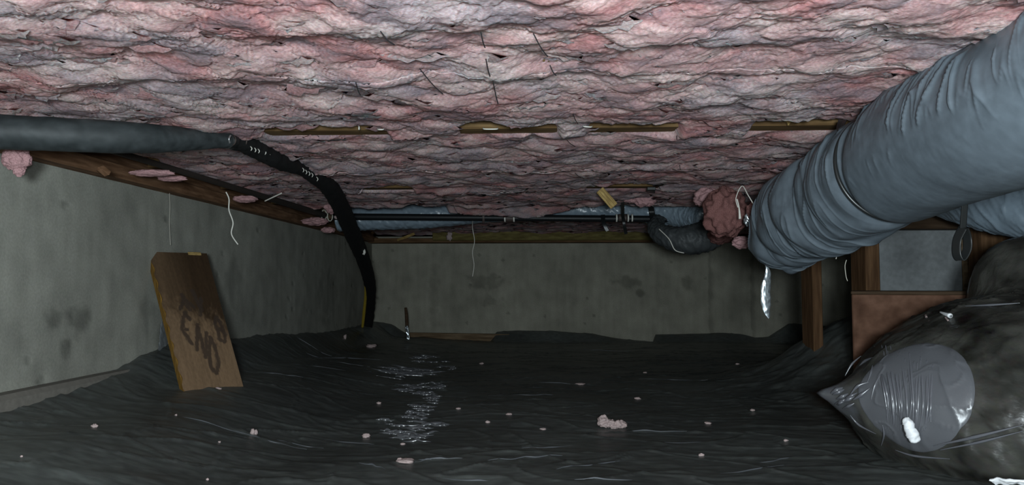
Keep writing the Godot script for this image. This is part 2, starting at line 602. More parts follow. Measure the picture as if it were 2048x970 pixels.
func ground_sheet() -> void:
	g_low = smp(1.1, 201, 2)
	g_mid = smp(3.2, 202, 3)
	g_rip = smp(7.0, 203, 2)
	g_cr = smp(1.9, 204, 2)
	g_cr2 = smp(2.3, 205, 2)
	var dust := smp(1.8, 206, 4)
	var v := PackedVector3Array()
	var c := PackedColorArray()
	var nu := 380
	var zs := PackedFloat32Array()
	var z := 1.0
	while z > -(BACK - 0.004):
		zs.append(z)
		var d := maxf(0.0, -z)
		z -= 0.03 if d < 0.8 else (0.0085 if d < 5.5 else 0.005)
	zs.append(-(BACK - 0.004))
	for zz in zs:
		for i in nu:
			var x := lerpf(WALL_X + 0.004, 2.6, float(i) / (nu - 1))
			v.append(Vector3(x, ground(x, zz), zz))
			var k := 0.1 + 0.045 * dust.get_noise_2d(x, zz) + 0.006 * g_rip.get_noise_2d(x * 3.0, zz * 3.0)
			k = maxf(k, 0.02)
			c.append(Color(k * 0.93, k * 1.02, k * 0.96))
	var sheet := thing("plastic_sheet", "wrinkled black plastic vapour barrier spread over the whole crawl space floor", "plastic sheet", Vector3(0, 0, -3))
	obj("sheet", grid(v, nu, zs.size(), c, false), M.sheet, sheet)
	# standing folds in the film: a cluster added to catch a column of glints, sparse elsewhere
	var r := RandomNumberGenerator.new()
	r.seed = 91
	var places := []
	var glint_cluster := [[850, 718, 40, 8], [880, 728, 34, 4], [810, 742, 66, 14], [840, 745, 50, 10], [905, 736, 14, 2], [800, 750, 50, 7], [850, 772, 60, 9], [820, 780, 40, 6], [850, 790, 34, 7], [860, 800, 20, 7], [845, 815, 34, 9], [830, 830, 32, 9], [850, 850, 60, 6], [800, 862, 50, 5], [820, 876, 60, 7], [790, 845, 40, 3], [850, 862, 40, 3]]
	for q in glint_cluster:
		for k in int(q[3] * 1.5):
			places.append([q[0] + r.randf_range(-1, 1) * q[2] * 0.6, q[1] + r.randf_range(-7, 7), r.randf_range(8, q[2] * 0.55), r.randf_range(0.0035, 0.0085), r.randf_range(-0.25, 0.2), 1])
	for q in [[745, 930, 42, 0.004, 0.5], [880, 918, 45, 0.004, -0.15], [840, 922, 40, 0.003, -0.2], [1100, 895, 60, 0.0035, -0.25], [1050, 915, 80, 0.003, -0.25], [1180, 930, 80, 0.003, -0.4], [1210, 958, 60, 0.0035, -0.05], [1340, 885, 70, 0.003, -0.02], [1500, 940, 90, 0.003, -0.35], [1560, 920, 60, 0.003, -0.4], [940, 960, 60, 0.0035, 0.1], [1290, 862, 80, 0.003, 0.05], [1120, 765, 60, 0.003, 0.15], [1050, 790, 60, 0.003, -0.15], [1200, 700, 60, 0.003, 0.05], [1350, 760, 70, 0.003, 0.04], [560, 748, 45, 0.004, -0.2], [700, 728, 40, 0.004, -0.2], [650, 735, 40, 0.004, -0.25], [540, 880, 80, 0.003, 0.1], [600, 890, 50, 0.003, 0.1], [430, 850, 70, 0.003, -0.03], [700, 885, 60, 0.003, 0.2], [620, 690, 70, 0.004, -0.2], [690, 716, 80, 0.007, -0.45]]:
		places.append(q)
	for q in places:
		var c0 := ground_hit(q[0], q[1])
		var len0: float = q[2] * -c0.z / F
		var pts := []
		var rad := []
		var dir := Vector3(1, 0, q[4] * 1.6).normalized()
		for k in 7:
			var s := k / 3.0 - 1.0
			var p := c0 + dir * s * len0 + Vector3(0, 0, r.randf_range(-0.006, 0.006) + 0.12 * q[4] * s * s * len0)
			p.y = ground(p.x, p.z) + r.randf_range(-0.001, 0.0004)
			pts.append(p)
			rad.append(maxf(0.0004, q[3] * (1.0 if q.size() > 5 else 0.75) * (1.0 - s * s) * r.randf_range(0.6, 1.1)))
		obj("fold", tube(pts, rad, 20, 8), M.fold if q.size() > 5 else M.fold_dull, sheet)

# ------------------------------------------------------------------ insulation
const LILAC := Color(0.52, 0.43, 0.445)
const PINK := Color(0.58, 0.375, 0.37)
const ROSE := Color(0.55, 0.275, 0.27)
const CREAM := Color(0.73, 0.60, 0.57)
const DUST := Color(0.27, 0.225, 0.25)

func inside(iv: Array, x: float, soft: float) -> float:
	var best := 0.0
	for p in iv:
		best = maxf(best, smoothstep(p[0] - soft, p[0] + soft, x) * (1.0 - smoothstep(p[1] - soft, p[1] + soft, x)))
	return best

# one row of batt between two joists; near_open / far_open: stretches of x where the edge has drawn back and bares the joist
func batt(label: String, d0: float, d1: float, x0: float, x1: float, cell: float, near_open: Array, far_open: Array, sag: float, tone: float, sd: int, sags: Array = []) -> void:
	var nu := int((x1 - x0) / cell) + 1
	d1 += 0.012   # lapped over the next batt
	var nv := int((d1 - d0) / cell) + 1
	var coarse := smp(4.5, 300, 3)
	var wav := smp(1.6, 301, 2)
	var av := cells(9.0, 302, FastNoiseLite.RETURN_CELL_VALUE, 0.09)
	var ad := cells(9.0, 302, FastNoiseLite.RETURN_DISTANCE, 0.09)
	var bv := cells(24.0, 303, FastNoiseLite.RETURN_CELL_VALUE, 0.04)
	var bd := cells(24.0, 303, FastNoiseLite.RETURN_DISTANCE, 0.04)
	var fin := smp(38.0, 304, 3)
	var col := smp(3.0, 305, 3)
	var fib := smp(22.0, 306, 3)
	var patchy := smp(7.0, 308, 2)
	var jag := smp(9.0, 307, 3)
	var v := PackedVector3Array()
	v.resize(nu * nv)
	var c := PackedColorArray()
	c.resize(nu * nv)
	for j in nv:
		var w := float(j) / (nv - 1)
		var d := lerpf(d0, d1, w)
		for i in nu:
			var x := lerpf(x0, x1, float(i) / (nu - 1))
			var sx := x * 0.85
			var va := av.get_noise_2d(sx, d)
			var da := ad.get_noise_2d(sx, d) + 1.0
			var vb := bv.get_noise_2d(sx, d)
			var db := bd.get_noise_2d(sx, d) + 1.0
			var h := 0.014 * coarse.get_noise_2d(x * 0.8, d) + 0.004 * fposmod(va * 7.31, 1.0) + 0.013 * (0.5 - smoothstep(0.05, 0.95, da)) + 0.002 * fposmod(vb * 5.17, 1.0) + 0.0032 * (0.5 - smoothstep(0.05, 0.95, db)) + 0.0007 * fin.get_noise_2d(x * 0.7, d)
			var y := CEIL + 0.004 - h - sag * pow(sin(PI * w), 0.7) - 0.008 * wav.get_noise_2d(x, d)
			for s in sags:      # a loop of batt that has dropped: centre x, depth, half width, half depth, drop
				y -= s[4] * exp(-pow((x - s[0]) / s[2], 2.0) - pow((d - s[1]) / s[3], 2.0))
			var en := (d - d0) + 0.016 * jag.get_noise_2d(x, 2.0 + sd)
			var ef := (d1 - d) + 0.016 * jag.get_noise_2d(x, 8.0 + sd)
			var wn := inside(near_open, x, 0.03)
			var wf := inside(far_open, x, 0.03)
			y -= 0.016 * (1.0 - wn) * exp(-pow((d - d0) / 0.05, 2.0)) + 0.016 * (1.0 - wf) * exp(-pow((d1 - d) / 0.05, 2.0))
			if wn > 0.0: y += wn * 0.09 * (1.0 - smoothstep(0.012, 0.05, en))
			if wf > 0.0: y += wf * 0.10 * (1.0 - smoothstep(0.022, 0.13, ef))
			if i == 0 or j == 0 or i == nu - 1 or j == nv - 1:
				y = CEIL + 0.06
			v[j * nu + i] = Vector3(x, y, -d)
			# dye and binder vary from one torn layer to the next
			var hue := 0.5 + 0.95 * col.get_noise_2d(x, d) + 0.34 * (fposmod(va * 3.7, 1.0) - 0.5) + 0.2 * (fposmod(vb * 4.9, 1.0) - 0.5)
			var cc := LILAC.lerp(PINK, smoothstep(0.1, 0.5, hue)).lerp(ROSE, smoothstep(0.62, 1.0, hue))
			var pale := 0.5 * (fposmod(va * 9.3, 1.0) - 0.42) + 0.34 * (fposmod(vb * 6.1, 1.0) - 0.45) + 0.9 * patchy.get_noise_2d(x * 0.7 + 3.0, d) + 0.3 * fib.get_noise_2d(x * 0.55, d)
			cc = cc.lerp(CREAM, clampf(pale, 0.0, 0.85)).lerp(DUST, clampf(-1.5 * pale - 0.05, 0.0, 0.75))
			c[j * nu + i] = Color(cc.r * tone, cc.g * tone, cc.b * tone)
	var root := thing("insulation_batt", label, "insulation", Vector3((x0 + x1) * 0.5, CEIL, -(d0 + d1) * 0.5), "pink insulation batts between the joists")
	obj("batt", grid(v, nu, nv, c, true), M.fluff, root)
	# loose torn layers that hang from the face of the batt
	var r := RandomNumberGenerator.new()
	r.seed = sd * 17 + 3
	var fv := PackedVector3Array()
	var fn := PackedVector3Array()
	var fc := PackedColorArray()
	var fi := PackedInt32Array()
	var count := int((x1 - x0) * (d1 - d0) * 240.0)
	for k in count:
		var w := r.randf_range(0.06, 0.94)
		var u := r.randf_range(0.01, 0.99)
		var at := v[int(w * (nv - 1)) * nu + int(u * (nu - 1))]
		if at.y > CEIL + 0.01:
			continue
		var big := pow(r.randf(), 2.2)
		var ww := lerpf(0.022, 0.12, big)
		var ll := lerpf(0.012, 0.05, big) * r.randf_range(0.7, 1.2)
		var yaw := r.randf_range(-0.45, 0.45)
		var tilt := r.randf_range(-0.34, -0.04)
		var ax := Vector3(cos(yaw), r.randf_range(-0.12, 0.12), sin(yaw)).normalized()
		var ay := Vector3(-sin(yaw) * cos(tilt), -sin(tilt), cos(yaw) * cos(tilt)).normalized()
		var an := ax.cross(ay).normalized()
		var kc := LILAC.lerp(PINK, r.randf()).lerp(CREAM if r.randf() < 0.6 else ROSE, r.randf_range(0.0, 0.6))
		kc = Color(kc.r * tone, kc.g * tone, kc.b * tone)
		var b0 := fv.size()
		var curl := r.randf_range(0.05, 0.22)
		var rag := r.randf() * 10.0
		for jj in 5:
			for ii in 7:
				var s := ii / 3.0 - 1.0
				var t := jj / 2.0 - 1.0
				var outl := sqrt(maxf(0.02, 1.0 - 0.9 * s * s)) * (1.0 + 0.35 * sin(rag + s * 7.0))
				var lift := -curl * (s * s * 0.5 + t * t * 0.8) * ll
				var p := at + Vector3(0, 0.002 + 0.10 * ll, 0) + ax * s * ww * 0.5 * (1.0 - 0.25 * t * t) + ay * t * ll * 0.5 * outl - an * lift
				fv.append(p)
				var nn := (an + ax * s * curl * 0.9 + ay * t * curl * 1.2).normalized()
				fn.append(nn if nn.y < 0.0 else -nn)
				fc.append(kc)
		for jj in 4:
			for ii in 6:
				var q := b0 + jj * 7 + ii
				fi.append_array([q, q + 7, q + 1, q + 1, q + 7, q + 8])
	var o := obj("torn_layer", build_mesh(fv, fn, fc, PackedVector2Array(), fi), M.fluff, root)
	o.set_meta("kind", "stuff")

func xs(px: float, d: float) -> float:
	return P(px, 300, d).x

func insulation() -> void:
	var open1 := [[xs(545, 1.91), xs(765, 1.91)], [xs(935, 1.91), xs(1105, 1.91)], [xs(1190, 1.91), xs(1345, 1.91)], [xs(1512, 1.91), xs(1690, 1.91)]]
	var open2 := [[xs(730, 3.05), xs(822, 3.05)], [xs(1180, 3.05), xs(1310, 3.05)]]
	batt("pink insulation batt nearest the viewer, along the top edge of the photo", 0.62, 1.34, -1.25, 1.5, 0.0042, [], [], 0.012, 1.0, 1)
	batt("pink insulation batt in front of the bared brown joist, above the black drain pipe", 1.34, 1.91, -1.25, 1.5, 0.0042, [], open1, 0.014, 0.98, 2)
	batt("mauve pink insulation batt just behind the bared brown joist", 1.91, 2.48, -1.25, 1.6, 0.0054, open1, [], 0.008, 0.95, 3)
	batt("dusky pink insulation batt two rows behind the bared brown joist", 2.48, 3.05, -1.25, 1.8, 0.007, [], open2, 0.010, 0.93, 4)
	batt("dusky pink insulation batt before the one that frays over the black water pipe", 3.05, 3.62, -1.25, 2.0, 0.0075, open2, [], 0.010, 0.9, 5)
	batt("last pink insulation batt, fraying down over the grey duct behind the black water pipe", 3.62, 3.80, -1.25, 2.1, 0.006, [], [[-1.4, xs(890, 3.8)], [xs(1150, 3.8), 2.4]], 0.0, 0.88, 6, [[xs(1040, 3.8), 3.82, 0.2, 0.09, 0.035], [xs(930, 3.8), 3.83, 0.12, 0.08, 0.02], [xs(1280, 3.8), 3.8, 0.1, 0.1, 0.01]])
	batt("dim brownish pink insulation in the last bay over the back wall", 4.55, 5.68, -1.31, 2.4, 0.011, [], [], 0.0, 0.95, 7)

# ------------------------------------------------------------------ ducts
func ducts() -> void:
	# big flexible duct
	var pts := [P(2420, 10, 0.92), P(2230, 110, 1.05), P(2060, 205, 1.2), P(1900, 272, 1.42), P(1775, 338, 1.66), P(1690, 388, 1.86), P(1622, 425, 2.06), P(1582, 448, 2.2), P(1573, 466, 2.3), P(1572, 482, 2.36)]
	var rad := [0.118, 0.122, 0.127, 0.133, 0.131, 0.13, 0.127, 0.122, 0.114, 0.1]
	var fine := smp(1.0, 401, 3)
	var rip := smp(1.0, 402, 2)
	var one := smp(1.0, 404, 1)
	var lay := smp(1.0, 403, 2)
	var fold := func(t: float, a: float, run: float) -> float:
		var top := 0.5 + 0.5 * sin(a)
		var far := smoothstep(0.42, 0.56, t)
		var q := Vector3(run * 17.0 + 0.2 * sin(a), cos(a) * 0.45, sin(a) * 0.45)
		var w := 1.0 - absf(one.get_noise_3dv(q))
		var patch := smoothstep(-0.1, 0.35, one.get_noise_3dv(Vector3(run * 5.0 + 30.0, cos(a) * 1.3, sin(a) * 1.3)))
		var e := 0.0065 * pow(w, 7.0) * lerpf(smoothstep(0.2, 0.6, top) * patch, 0.75, far)
		w = 1.0 - absf(one.get_noise_3dv(q * Vector3(2.1, 1.5, 1.5) + Vector3(0, 7, 0)))
		e += 0.0035 * pow(w, 6.0) * lerpf(smoothstep(0.3, 0.7, top) * patch, 0.25 * patch, far)
		q = Vector3(run * 9.0 + 0.9 * cos(a), cos(a) * 0.6 + 4.0, sin(a) * 0.6)
		e += lerpf(0.0015, 0.017, far) * one.get_noise_3dv(q)
		e += lerpf(0.0003, 0.0005, far) * fine.get_noise_3dv(Vector3(run * 40.0, cos(a) * 2.0, sin(a) * 2.0))
		for s in [[0.435, 0.012, 0.016], [0.565, 0.014, 0.01], [0.66, 0.012, 0.012], [0.765, 0.016, 0.012], [0.86, 0.012, 0.008]]:
			e -= s[2] * exp(-pow((t - s[0] - 0.012 * sin(a + s[0] * 20.0)) / s[1], 2.0))
		return e
	var big := thing("flexible_duct", "large slate grey plastic wrapped duct, nearest and widest, sloping in from upper right", "duct", P(1800, 330, 1.6))
	obj("duct_jacket", tube(pts, rad, 760, 110, fold, 0.0), M.duct, big)
	# end cap of the jacket, gathered and taped
	var tip := P(1556, 505, 2.47)
	var cap := blob(Vector3(0.112, 0.082, 0.1), 44, 0.1, 48, 30)
	piece("gathered_end", cap, M.duct, box_at(P(1572, 480, 2.36)), big)
	var path := smooth_path(pts, 420)
	var k := int(0.435 * 419)
	var tan := (path[k + 2] - path[k - 2]).normalized()
	var s1 := tan.cross(Vector3.UP).normalized()
	var u1 := s1.cross(tan)
	var ring := []
	for i in 25:
		var a := TAU * i / 24.0
		ring.append(path[k] + (s1 * cos(a) + u1 * sin(a)) * 0.123 + tan * 0.01 * sin(a))
	var st := thing("duct_strap", "black strap cinched round the big grey duct and tied up to the joist", "strap", path[k])
	obj("loop", tube(ring, [0.0045, 0.0045], 100, 8), M.strap, st)
	obj("tail", strip([path[k] + u1 * 0.118 - s1 * 0.03, P(1684, 262, 1.7), P(1683, 240, 1.78)], Vector3(1, 0, 0), 0.014, 0.0025, 12), M.strap, st)
	obj("tail", strip([path[k] + u1 * 0.118 - s1 * 0.02, P(1689, 258, 1.7), P(1690, 240, 1.78)], Vector3(1, 0, 0.4), 0.008, 0.0025, 12), M.strap, st)
	# second duct at the right
	pts = [P(2330, 432, 2.2), P(2180, 434, 2.28), P(2060, 424, 2.4), P(1975, 410, 2.52), P(1910, 398, 2.66), P(1858, 390, 2.8)]
	var fold2 := func(t: float, a: float, run: float) -> float:
		var q := Vector3(run * 13.0 + 0.9 * a, cos(a) * 0.7, sin(a) * 0.7)
		return 0.007 * pow(1.0 - absf(rip.get_noise_3dv(q)), 3.0) + 0.003 * fine.get_noise_3dv(q * 3.0)
	obj_tag(obj("flexible_duct", tube(pts, [0.083, 0.086, 0.086, 0.082, 0.072, 0.05], 160, 64, fold2, 0.03), M.duct_light), "smaller light blue grey duct under the big duct at the right edge", "duct")
	# duct along the back
	pts = [P(672, 440, 4.15), P(720, 436, 4.15), P(850, 432, 4.15), P(1000, 421, 4.15), P(1150, 417, 4.12), P(1270, 420, 4.05), P(1360, 426, 3.92), P(1405, 432, 3.8), P(1420, 440, 3.7)]
	var fold3 := func(t: float, a: float, run: float) -> float:
		var q := Vector3(run * 26.0, cos(a) * 1.2, sin(a) * 1.2)
		return 0.006 * pow(1.0 - absf(rip.get_noise_3dv(q)), 4.0) + 0.004 * fine.get_noise_3dv(q * 1.7)
	obj_tag(obj("flexible_duct", tube(pts, [0.064, 0.068, 0.066, 0.056, 0.055, 0.06, 0.07, 0.078, 0.06], 240, 48, fold3, 0.02), M.duct_light), "long silvery grey duct running behind the black water pipe below the last batt", "duct")
	# sagging black wrapped elbow
	pts = [P(1440, 440, 3.65), P(1418, 468, 3.62), P(1375, 480, 3.62), P(1335, 474, 3.66), P(1312, 458, 3.75), P(1318, 438, 3.85)]
	obj_tag(obj("duct_elbow", tube(pts, [0.055, 0.075, 0.068, 0.05, 0.04, 0.03], 120, 40, fold3, 0.06), M.black_wrap), "sagging black wrapped duct elbow under the end of the silvery duct", "duct")
	obj_tag(obj("tie_wire", wire([P(1318, 458, 3.6), P(1338, 478, 3.55), P(1350, 500, 3.54), P(1368, 506, 3.55)], 0.0025), M.wire_pale), "thin pale wire looped round the black elbow", "wire")

func obj_tag(o: Node, label: String, category: String, group: String = "") -> Node:
	tag(o, label, category, group)
	return o

# ------------------------------------------------------------------ pipes
func pipes() -> void:
	# thick black drain pipe at the upper left
	var pts := [P(-260, 250, 1.38), P(-60, 261, 1.45), P(120, 269, 1.53), P(260, 275, 1.62), P(340, 278, 1.7), P(420, 280, 1.8), P(468, 282, 1.87)]
	var dr := thing("drain_pipe", "thick dull black pipe running in from the left under the batts", "pipe", P(200, 270, 1.6))
	var lump := smp(3.0, 501, 3)
	obj("pipe", tube(pts, [0.036, 0.036, 0.036, 0.0355, 0.031, 0.022, 0.0165], 160, 40, func(t: float, a: float, run: float) -> float: return 0.0018 * lump.get_noise_2d(run * 4.0, cos(a) * 0.5)), M.drain, dr)
	obj("tape_band", tube([P(454, 281, 1.845), P(466, 282, 1.87)], [0.0205, 0.0195], 8, 32), M.strap, dr)
	obj("steel_clip", wire([P(461, 271, 1.82), P(458, 278, 1.81), P(460, 286, 1.82)], 0.0022), M.steel, dr)
	# black water pipe along the back
	var d := 3.92
	var wp := thing("water_pipe", "straight shiny black water pipe running across the room below the last batt", "pipe", P(1050, 436, d))
	obj("pipe", tube([P(655, 433, d), P(1050, 436, d), P(1440, 439, d)], [0.0175, 0.0175], 12, 24), M.black_pipe, wp)
	for px in [1019, 1245]:
		obj("coupling", tube([P(px - 9, 436, d), P(px + 9, 436, d)], [0.021, 0.021], 6, 24), M.coupling, wp)
	for px in [1010, 1028, 1233, 1256, 1264]:
		obj("bead", tube([P(px - 1.5, 436, d), P(px + 1.5, 436, d)], [0.0215, 0.0215], 4, 24), M.wire_pale, wp)
	# rusty pipe along the left wall
	var lp := thing("steel_pipe", "thin dark brown pipe running away along the top of the left wall", "pipe", P(450, 370, 3.0))
	obj("pipe", tube([P(200, 294, 2.0), P(370, 345, 2.4), P(530, 394, 3.0), P(655, 432, 3.9)], [0.009, 0.0095, 0.012, 0.016], 40, 20), M.dark_pipe, lp)
	var el := thing("pipe_fitting", "dark clamp with pale rings where the two thin pipes meet beside the hose", "pipe fitting", P(655, 425, 3.9))
	obj("clamp", tube([P(648, 412, 3.86), P(652, 424, 3.86), P(660, 436, 3.88)], [0.016, 0.021, 0.02], 14, 18), M.beam, el)
	for q in [[648, 430], [660, 432]]:
		var ring := []
		for i in 13:
			var a := TAU * i / 12.0
			ring.append(P(q[0] + 5.0 * cos(a), q[1] + 10.0 * sin(a), 3.82 + 0.02 * cos(a)))
		obj("ring", tube(ring, [0.003, 0.003], 40, 6), M.twine, el)
	obj("knob", blob(Vector3(0.012, 0.012, 0.012), 3, 0.1), M.pale, el).position += P(673, 434, 3.8)
	# straps that hold pipe and back duct to the joists
	for q in [[1303, 378, 1307, 445, 24.0, "wide black hanger strap crossing the silvery duct and water pipe", 3.0], [1246, 398, 1252, 468, 13.0, "narrow dark strap left of the wide black hanger strap", 3.4], [1206, 430, 1215, 462, 16.0, "dark loop of tape hanging below the water pipe near the wood scrap", 3.8]]:
		obj_tag(obj("hanger_strap", strip([P(q[0], q[1], q[6]), P((q[0] + q[2]) * 0.5 - 3, (q[1] + q[3]) * 0.5, 3.86), P(q[2], q[3], 3.87)], Vector3(1, 0, 0), q[4] * 0.5 * 3.8 / F, 0.004, 16), M.strap), q[5], "strap")
	var bracket := box(Vector3(0.034, 0.013, 0.03), 0.002)
	obj_tag(piece("hanger_bracket", bracket, M.strap, box_at(P(1302, 378, 2.98))), "small black bracket above the wide hanger strap", "bracket")
	obj_tag(obj("hanger_strap", strip([P(966, 425, 3.88), P(967, 436, 3.89), P(967, 445, 3.88)], Vector3(1, 0, 0), 0.012, 0.003, 8), M.coupling), "small grey clip round the water pipe above the hanging twine", "clip")

func hose() -> void:
	var pts := [P(462, 281, 1.87), P(500, 291, 1.98), P(550, 318, 2.15), P(610, 342, 2.45), P(655, 370, 2.75), P(684, 418, 3.2), P(706, 470, 3.75), P(727, 520, 4.3), P(740, 570, 4.75), P(739, 615, 5.1), P(734, 655, 5.3)]
	var h := thing("black_hose", "long black wrapped hose curving down from the drain pipe to the far left corner", "hose", P(690, 430, 3.3))
	var lump := smp(2.0, 511, 3)
	obj("hose", tube(pts, [0.0215, 0.026, 0.026, 0.026, 0.0335, 0.037, 0.041, 0.039, 0.037, 0.037, 0.038], 220, 28, func(t: float, a: float, run: float) -> float: return 0.004 * lump.get_noise_2d(run * 6.0, cos(a)) - 0.007 * exp(-pow((t - 0.29) / 0.025, 2.0))), M.rubber, h)
	# torn insulation jacket with its stitched edge
	var j1 := [P(470, 270, 1.86), P(500, 275, 1.95), P(545, 302, 2.1), P(580, 326, 2.26)]
	obj("torn_jacket", strip(j1, Vector3(0.3, 1, 0), 0.03, 0.006, 40, 0.008, 4), M.rubber, h)
	obj("torn_jacket", strip([P(602, 340, 2.38), P(630, 342, 2.5), P(652, 352, 2.65)], Vector3(0.3, 1, 0), 0.026, 0.006, 24, 0.008, 5), M.rubber, h)
	for q in [[502, 297], [510, 300], [517, 302], [530, 305], [538, 308], [546, 311], [552, 315], [558, 317], [565, 320], [572, 323], [580, 326], [606, 340], [612, 344], [618, 347], [624, 350], [634, 358]]:
		var dd: float = 1.9 + (q[0] - 500) * 0.0042
		obj("stitch", wire([P(q[0] - 1, q[1] - 4, dd), P(q[0] + 2, q[1], dd - 0.006), P(q[0], q[1] + 4, dd)], 0.0013, 6), M.wire_pale, h)
	for q in [[488, 282, 1.93], [466, 280, 1.86]]:
		obj("tape_edge", wire([P(q[0] - 3, q[1] - 13, q[2]), P(q[0] + 5, q[1] - 4, q[2] - 0.024), P(q[0] + 3, q[1] + 8, q[2] - 0.02), P(q[0] - 8, q[1] + 13, q[2])], 0.0016, 14), M.coupling, h)
	obj("white_tag", strip([P(727, 498, 4.0), P(729, 504, 3.99), P(727, 509, 4.0)], Vector3(1, 0, 0), 0.012, 0.002, 8), M.wire_pale, h)
	obj_tag(obj("yellow_cable", tube([P(706, 498, 4.05), P(718, 525, 4.3), P(729, 558, 4.6), P(731, 590, 4.85), P(728, 625, 5.05), P(725, 654, 5.2)], [0.002, 0.004, 0.006, 0.009, 0.011, 0.009], 60, 10), M.yellow), "thin yellow cable running down beside the black hose", "cable")
	var heap := P(757, 672, 5.15)

# ------------------------------------------------------------------ plank
func seg_dist(p: Vector2, a: Vector2, b: Vector2) -> float:
	var ab := b - a
	var t := clampf((p - a).dot(ab) / ab.length_squared(), 0.0, 1.0)
	return p.distance_to(a + ab * t)

func plank() -> void:
	# strokes in a 0..100 by 0..100 frame of the face, y down
	var strokes := [
		[[33, 47], [27, 51], [22, 58], [31, 68]], [[22, 58], [29, 58]], [[33, 46], [38, 51]],
		[[48, 55], [37, 72]], [[48, 55], [49, 78]], [[49, 78], [60, 61]],
		[[65, 64], [55, 77], [53, 85], [60, 89], [68, 82], [69, 71], [65, 64]],
		[[86, 50], [79, 55], [82, 60], [91, 58], [88, 52]], [[82, 60], [80, 66], [88, 68], [93, 63], [90, 58]],
		[[28, 43], [38, 36], [50, 42]], [[36, 33], [42, 44]], [[55, 30], [62, 44]], [[66, 36], [58, 48]]]
	var w := 240
	var h := 660
	var im := Image.create(w, h, false, Image.FORMAT_RGB8)
	var g1 := smp(0.02, 601, 4)
	var g2 := smp(0.09, 602, 3)
	var g3 := smp(0.012, 603, 3)
	for y in h:
		for x in w:
			var q := Vector2(100.0 * x / w, 100.0 * y / h)
			var gr := g1.get_noise_2d(x * 2.2, y * 0.12)
			var sp := g2.get_noise_2d(x, y * 0.4)
			var k := 1.0 + 0.22 * gr + 0.16 * sp
			var col := Color(0.17 * k, 0.108 * k, 0.062 * k)
			# water stain with a ragged front
			var f := q.y + 14.0 * g3.get_noise_2d(x * 2.0, y) - 0.16 * (q.x - 50.0) + 4.0 * sp
			col = col.lerp(Color(0.034 * k, 0.019 * k, 0.009 * k), (1.0 - smoothstep(38.0, 64.0, f)) * clampf(0.8 + 0.009 * (q.x - 40.0), 0.55, 0.98))
			var dd := 99.0
			var pq := Vector2(q.x, q.y * 2.75)
			for s in strokes:
				for i in s.size() - 1:
					dd = minf(dd, seg_dist(pq, Vector2(s[i][0], s[i][1] * 2.75), Vector2(s[i + 1][0], s[i + 1][1] * 2.75)))
			var ink := (1.0 - smoothstep(2.0, 5.0, dd + 1.6 * sp)) * 0.85
			col = col.lerp(Color(0.04, 0.027, 0.02), ink)
			im.set_pixel(x, y, col.linear_to_srgb())
	var m := mat(1, 1, 1, 0.85, 0.3)
	m.albedo_texture = ImageTexture.create_from_image(im)
	m.normal_enabled = true
	m.normal_texture = ntex(0.02, 604, 3.0)
	m.normal_scale = 0.3
	var bl := P(368, 786, 2.3)
	var br := P(486, 773, 2.45)
	var tl := P(318, 505, 2.56)
	var u := (br - bl)
	var wd := u.length()
	u = u.normalized()
	var vv := tl - bl
	var ln := vv.length()
	vv = (vv - u * vv.dot(u) * 0.65).normalized()
	var n := u.cross(vv).normalized()
	var th := 0.022
	var st := SurfaceTool.new()
	var a := bl
	var tw := wd * 1.06
	var q := [bl - vv * 0.06, br - vv * 0.06, bl + vv * ln + u * tw, bl + vv * ln]
	var root := thing("wood_plank", "short brown plank leaning on the left wall with hand lettered END", "plank", bl)
	var bd := st
	bd.begin(Mesh.PRIMITIVE_TRIANGLES)
	var quad := func(s: SurfaceTool, pp: Array, nn: Vector3) -> void:
		var uvs := [Vector2(0, 1.1), Vector2(1, 1.1), Vector2(1, 0), Vector2(0, 0)]
		for i in [0, 2, 1, 0, 3, 2]:
			s.set_normal(nn)
			s.set_uv(uvs[i])
			s.add_vertex(pp[i])
	quad.call(st, q, n)
	var face := st.commit()
	var e := SurfaceTool.new()
	e.begin(Mesh.PRIMITIVE_TRIANGLES)
	var bk := []
	for p in q: bk.append(p - n * th)
	quad.call(e, [bk[1], bk[0], bk[3], bk[2]], -n)
	quad.call(e, [bk[0], q[0], q[3], bk[3]], -u)
	quad.call(e, [q[1], bk[1], bk[2], q[2]], u)
	quad.call(e, [q[3], q[2], bk[2], bk[3]], vv)
	quad.call(e, [bk[0], bk[1], q[1], q[0]], -vv)
	obj("face", face, m, root)
	obj("edges", e.commit(), M.ochre, root)
	# worn corner slivers along the left edge and the top
	var r := RandomNumberGenerator.new()
	r.seed = 3
	for k in 9:
		var t := 0.08 + 0.1 * k
		var p: Vector3 = q[0].lerp(q[3], t)
		obj("splinter", tube([p - vv * 0.02, p + u * 0.003 + n * 0.001, p + vv * r.randf_range(0.015, 0.03)], [0.0005, 0.003, 0.0005], 8, 6), M.ochre, root)
	obj("splinter", strip([q[3].lerp(q[2], 0.66) + n * 0.002 - vv * 0.004, q[3].lerp(q[2], 0.88) + n * 0.003 - vv * 0.006], vv, 0.012, 0.004, 6), M.scrap, root)
	obj_tag(piece("insulation_crumb", blob(Vector3(0.011, 0.005, 0.006), 5), M.pale, box_at(ground_hit(436, 778))), "pale crumb lying against the foot of the leaning plank", "debris", "insulation crumbs on the black sheet")

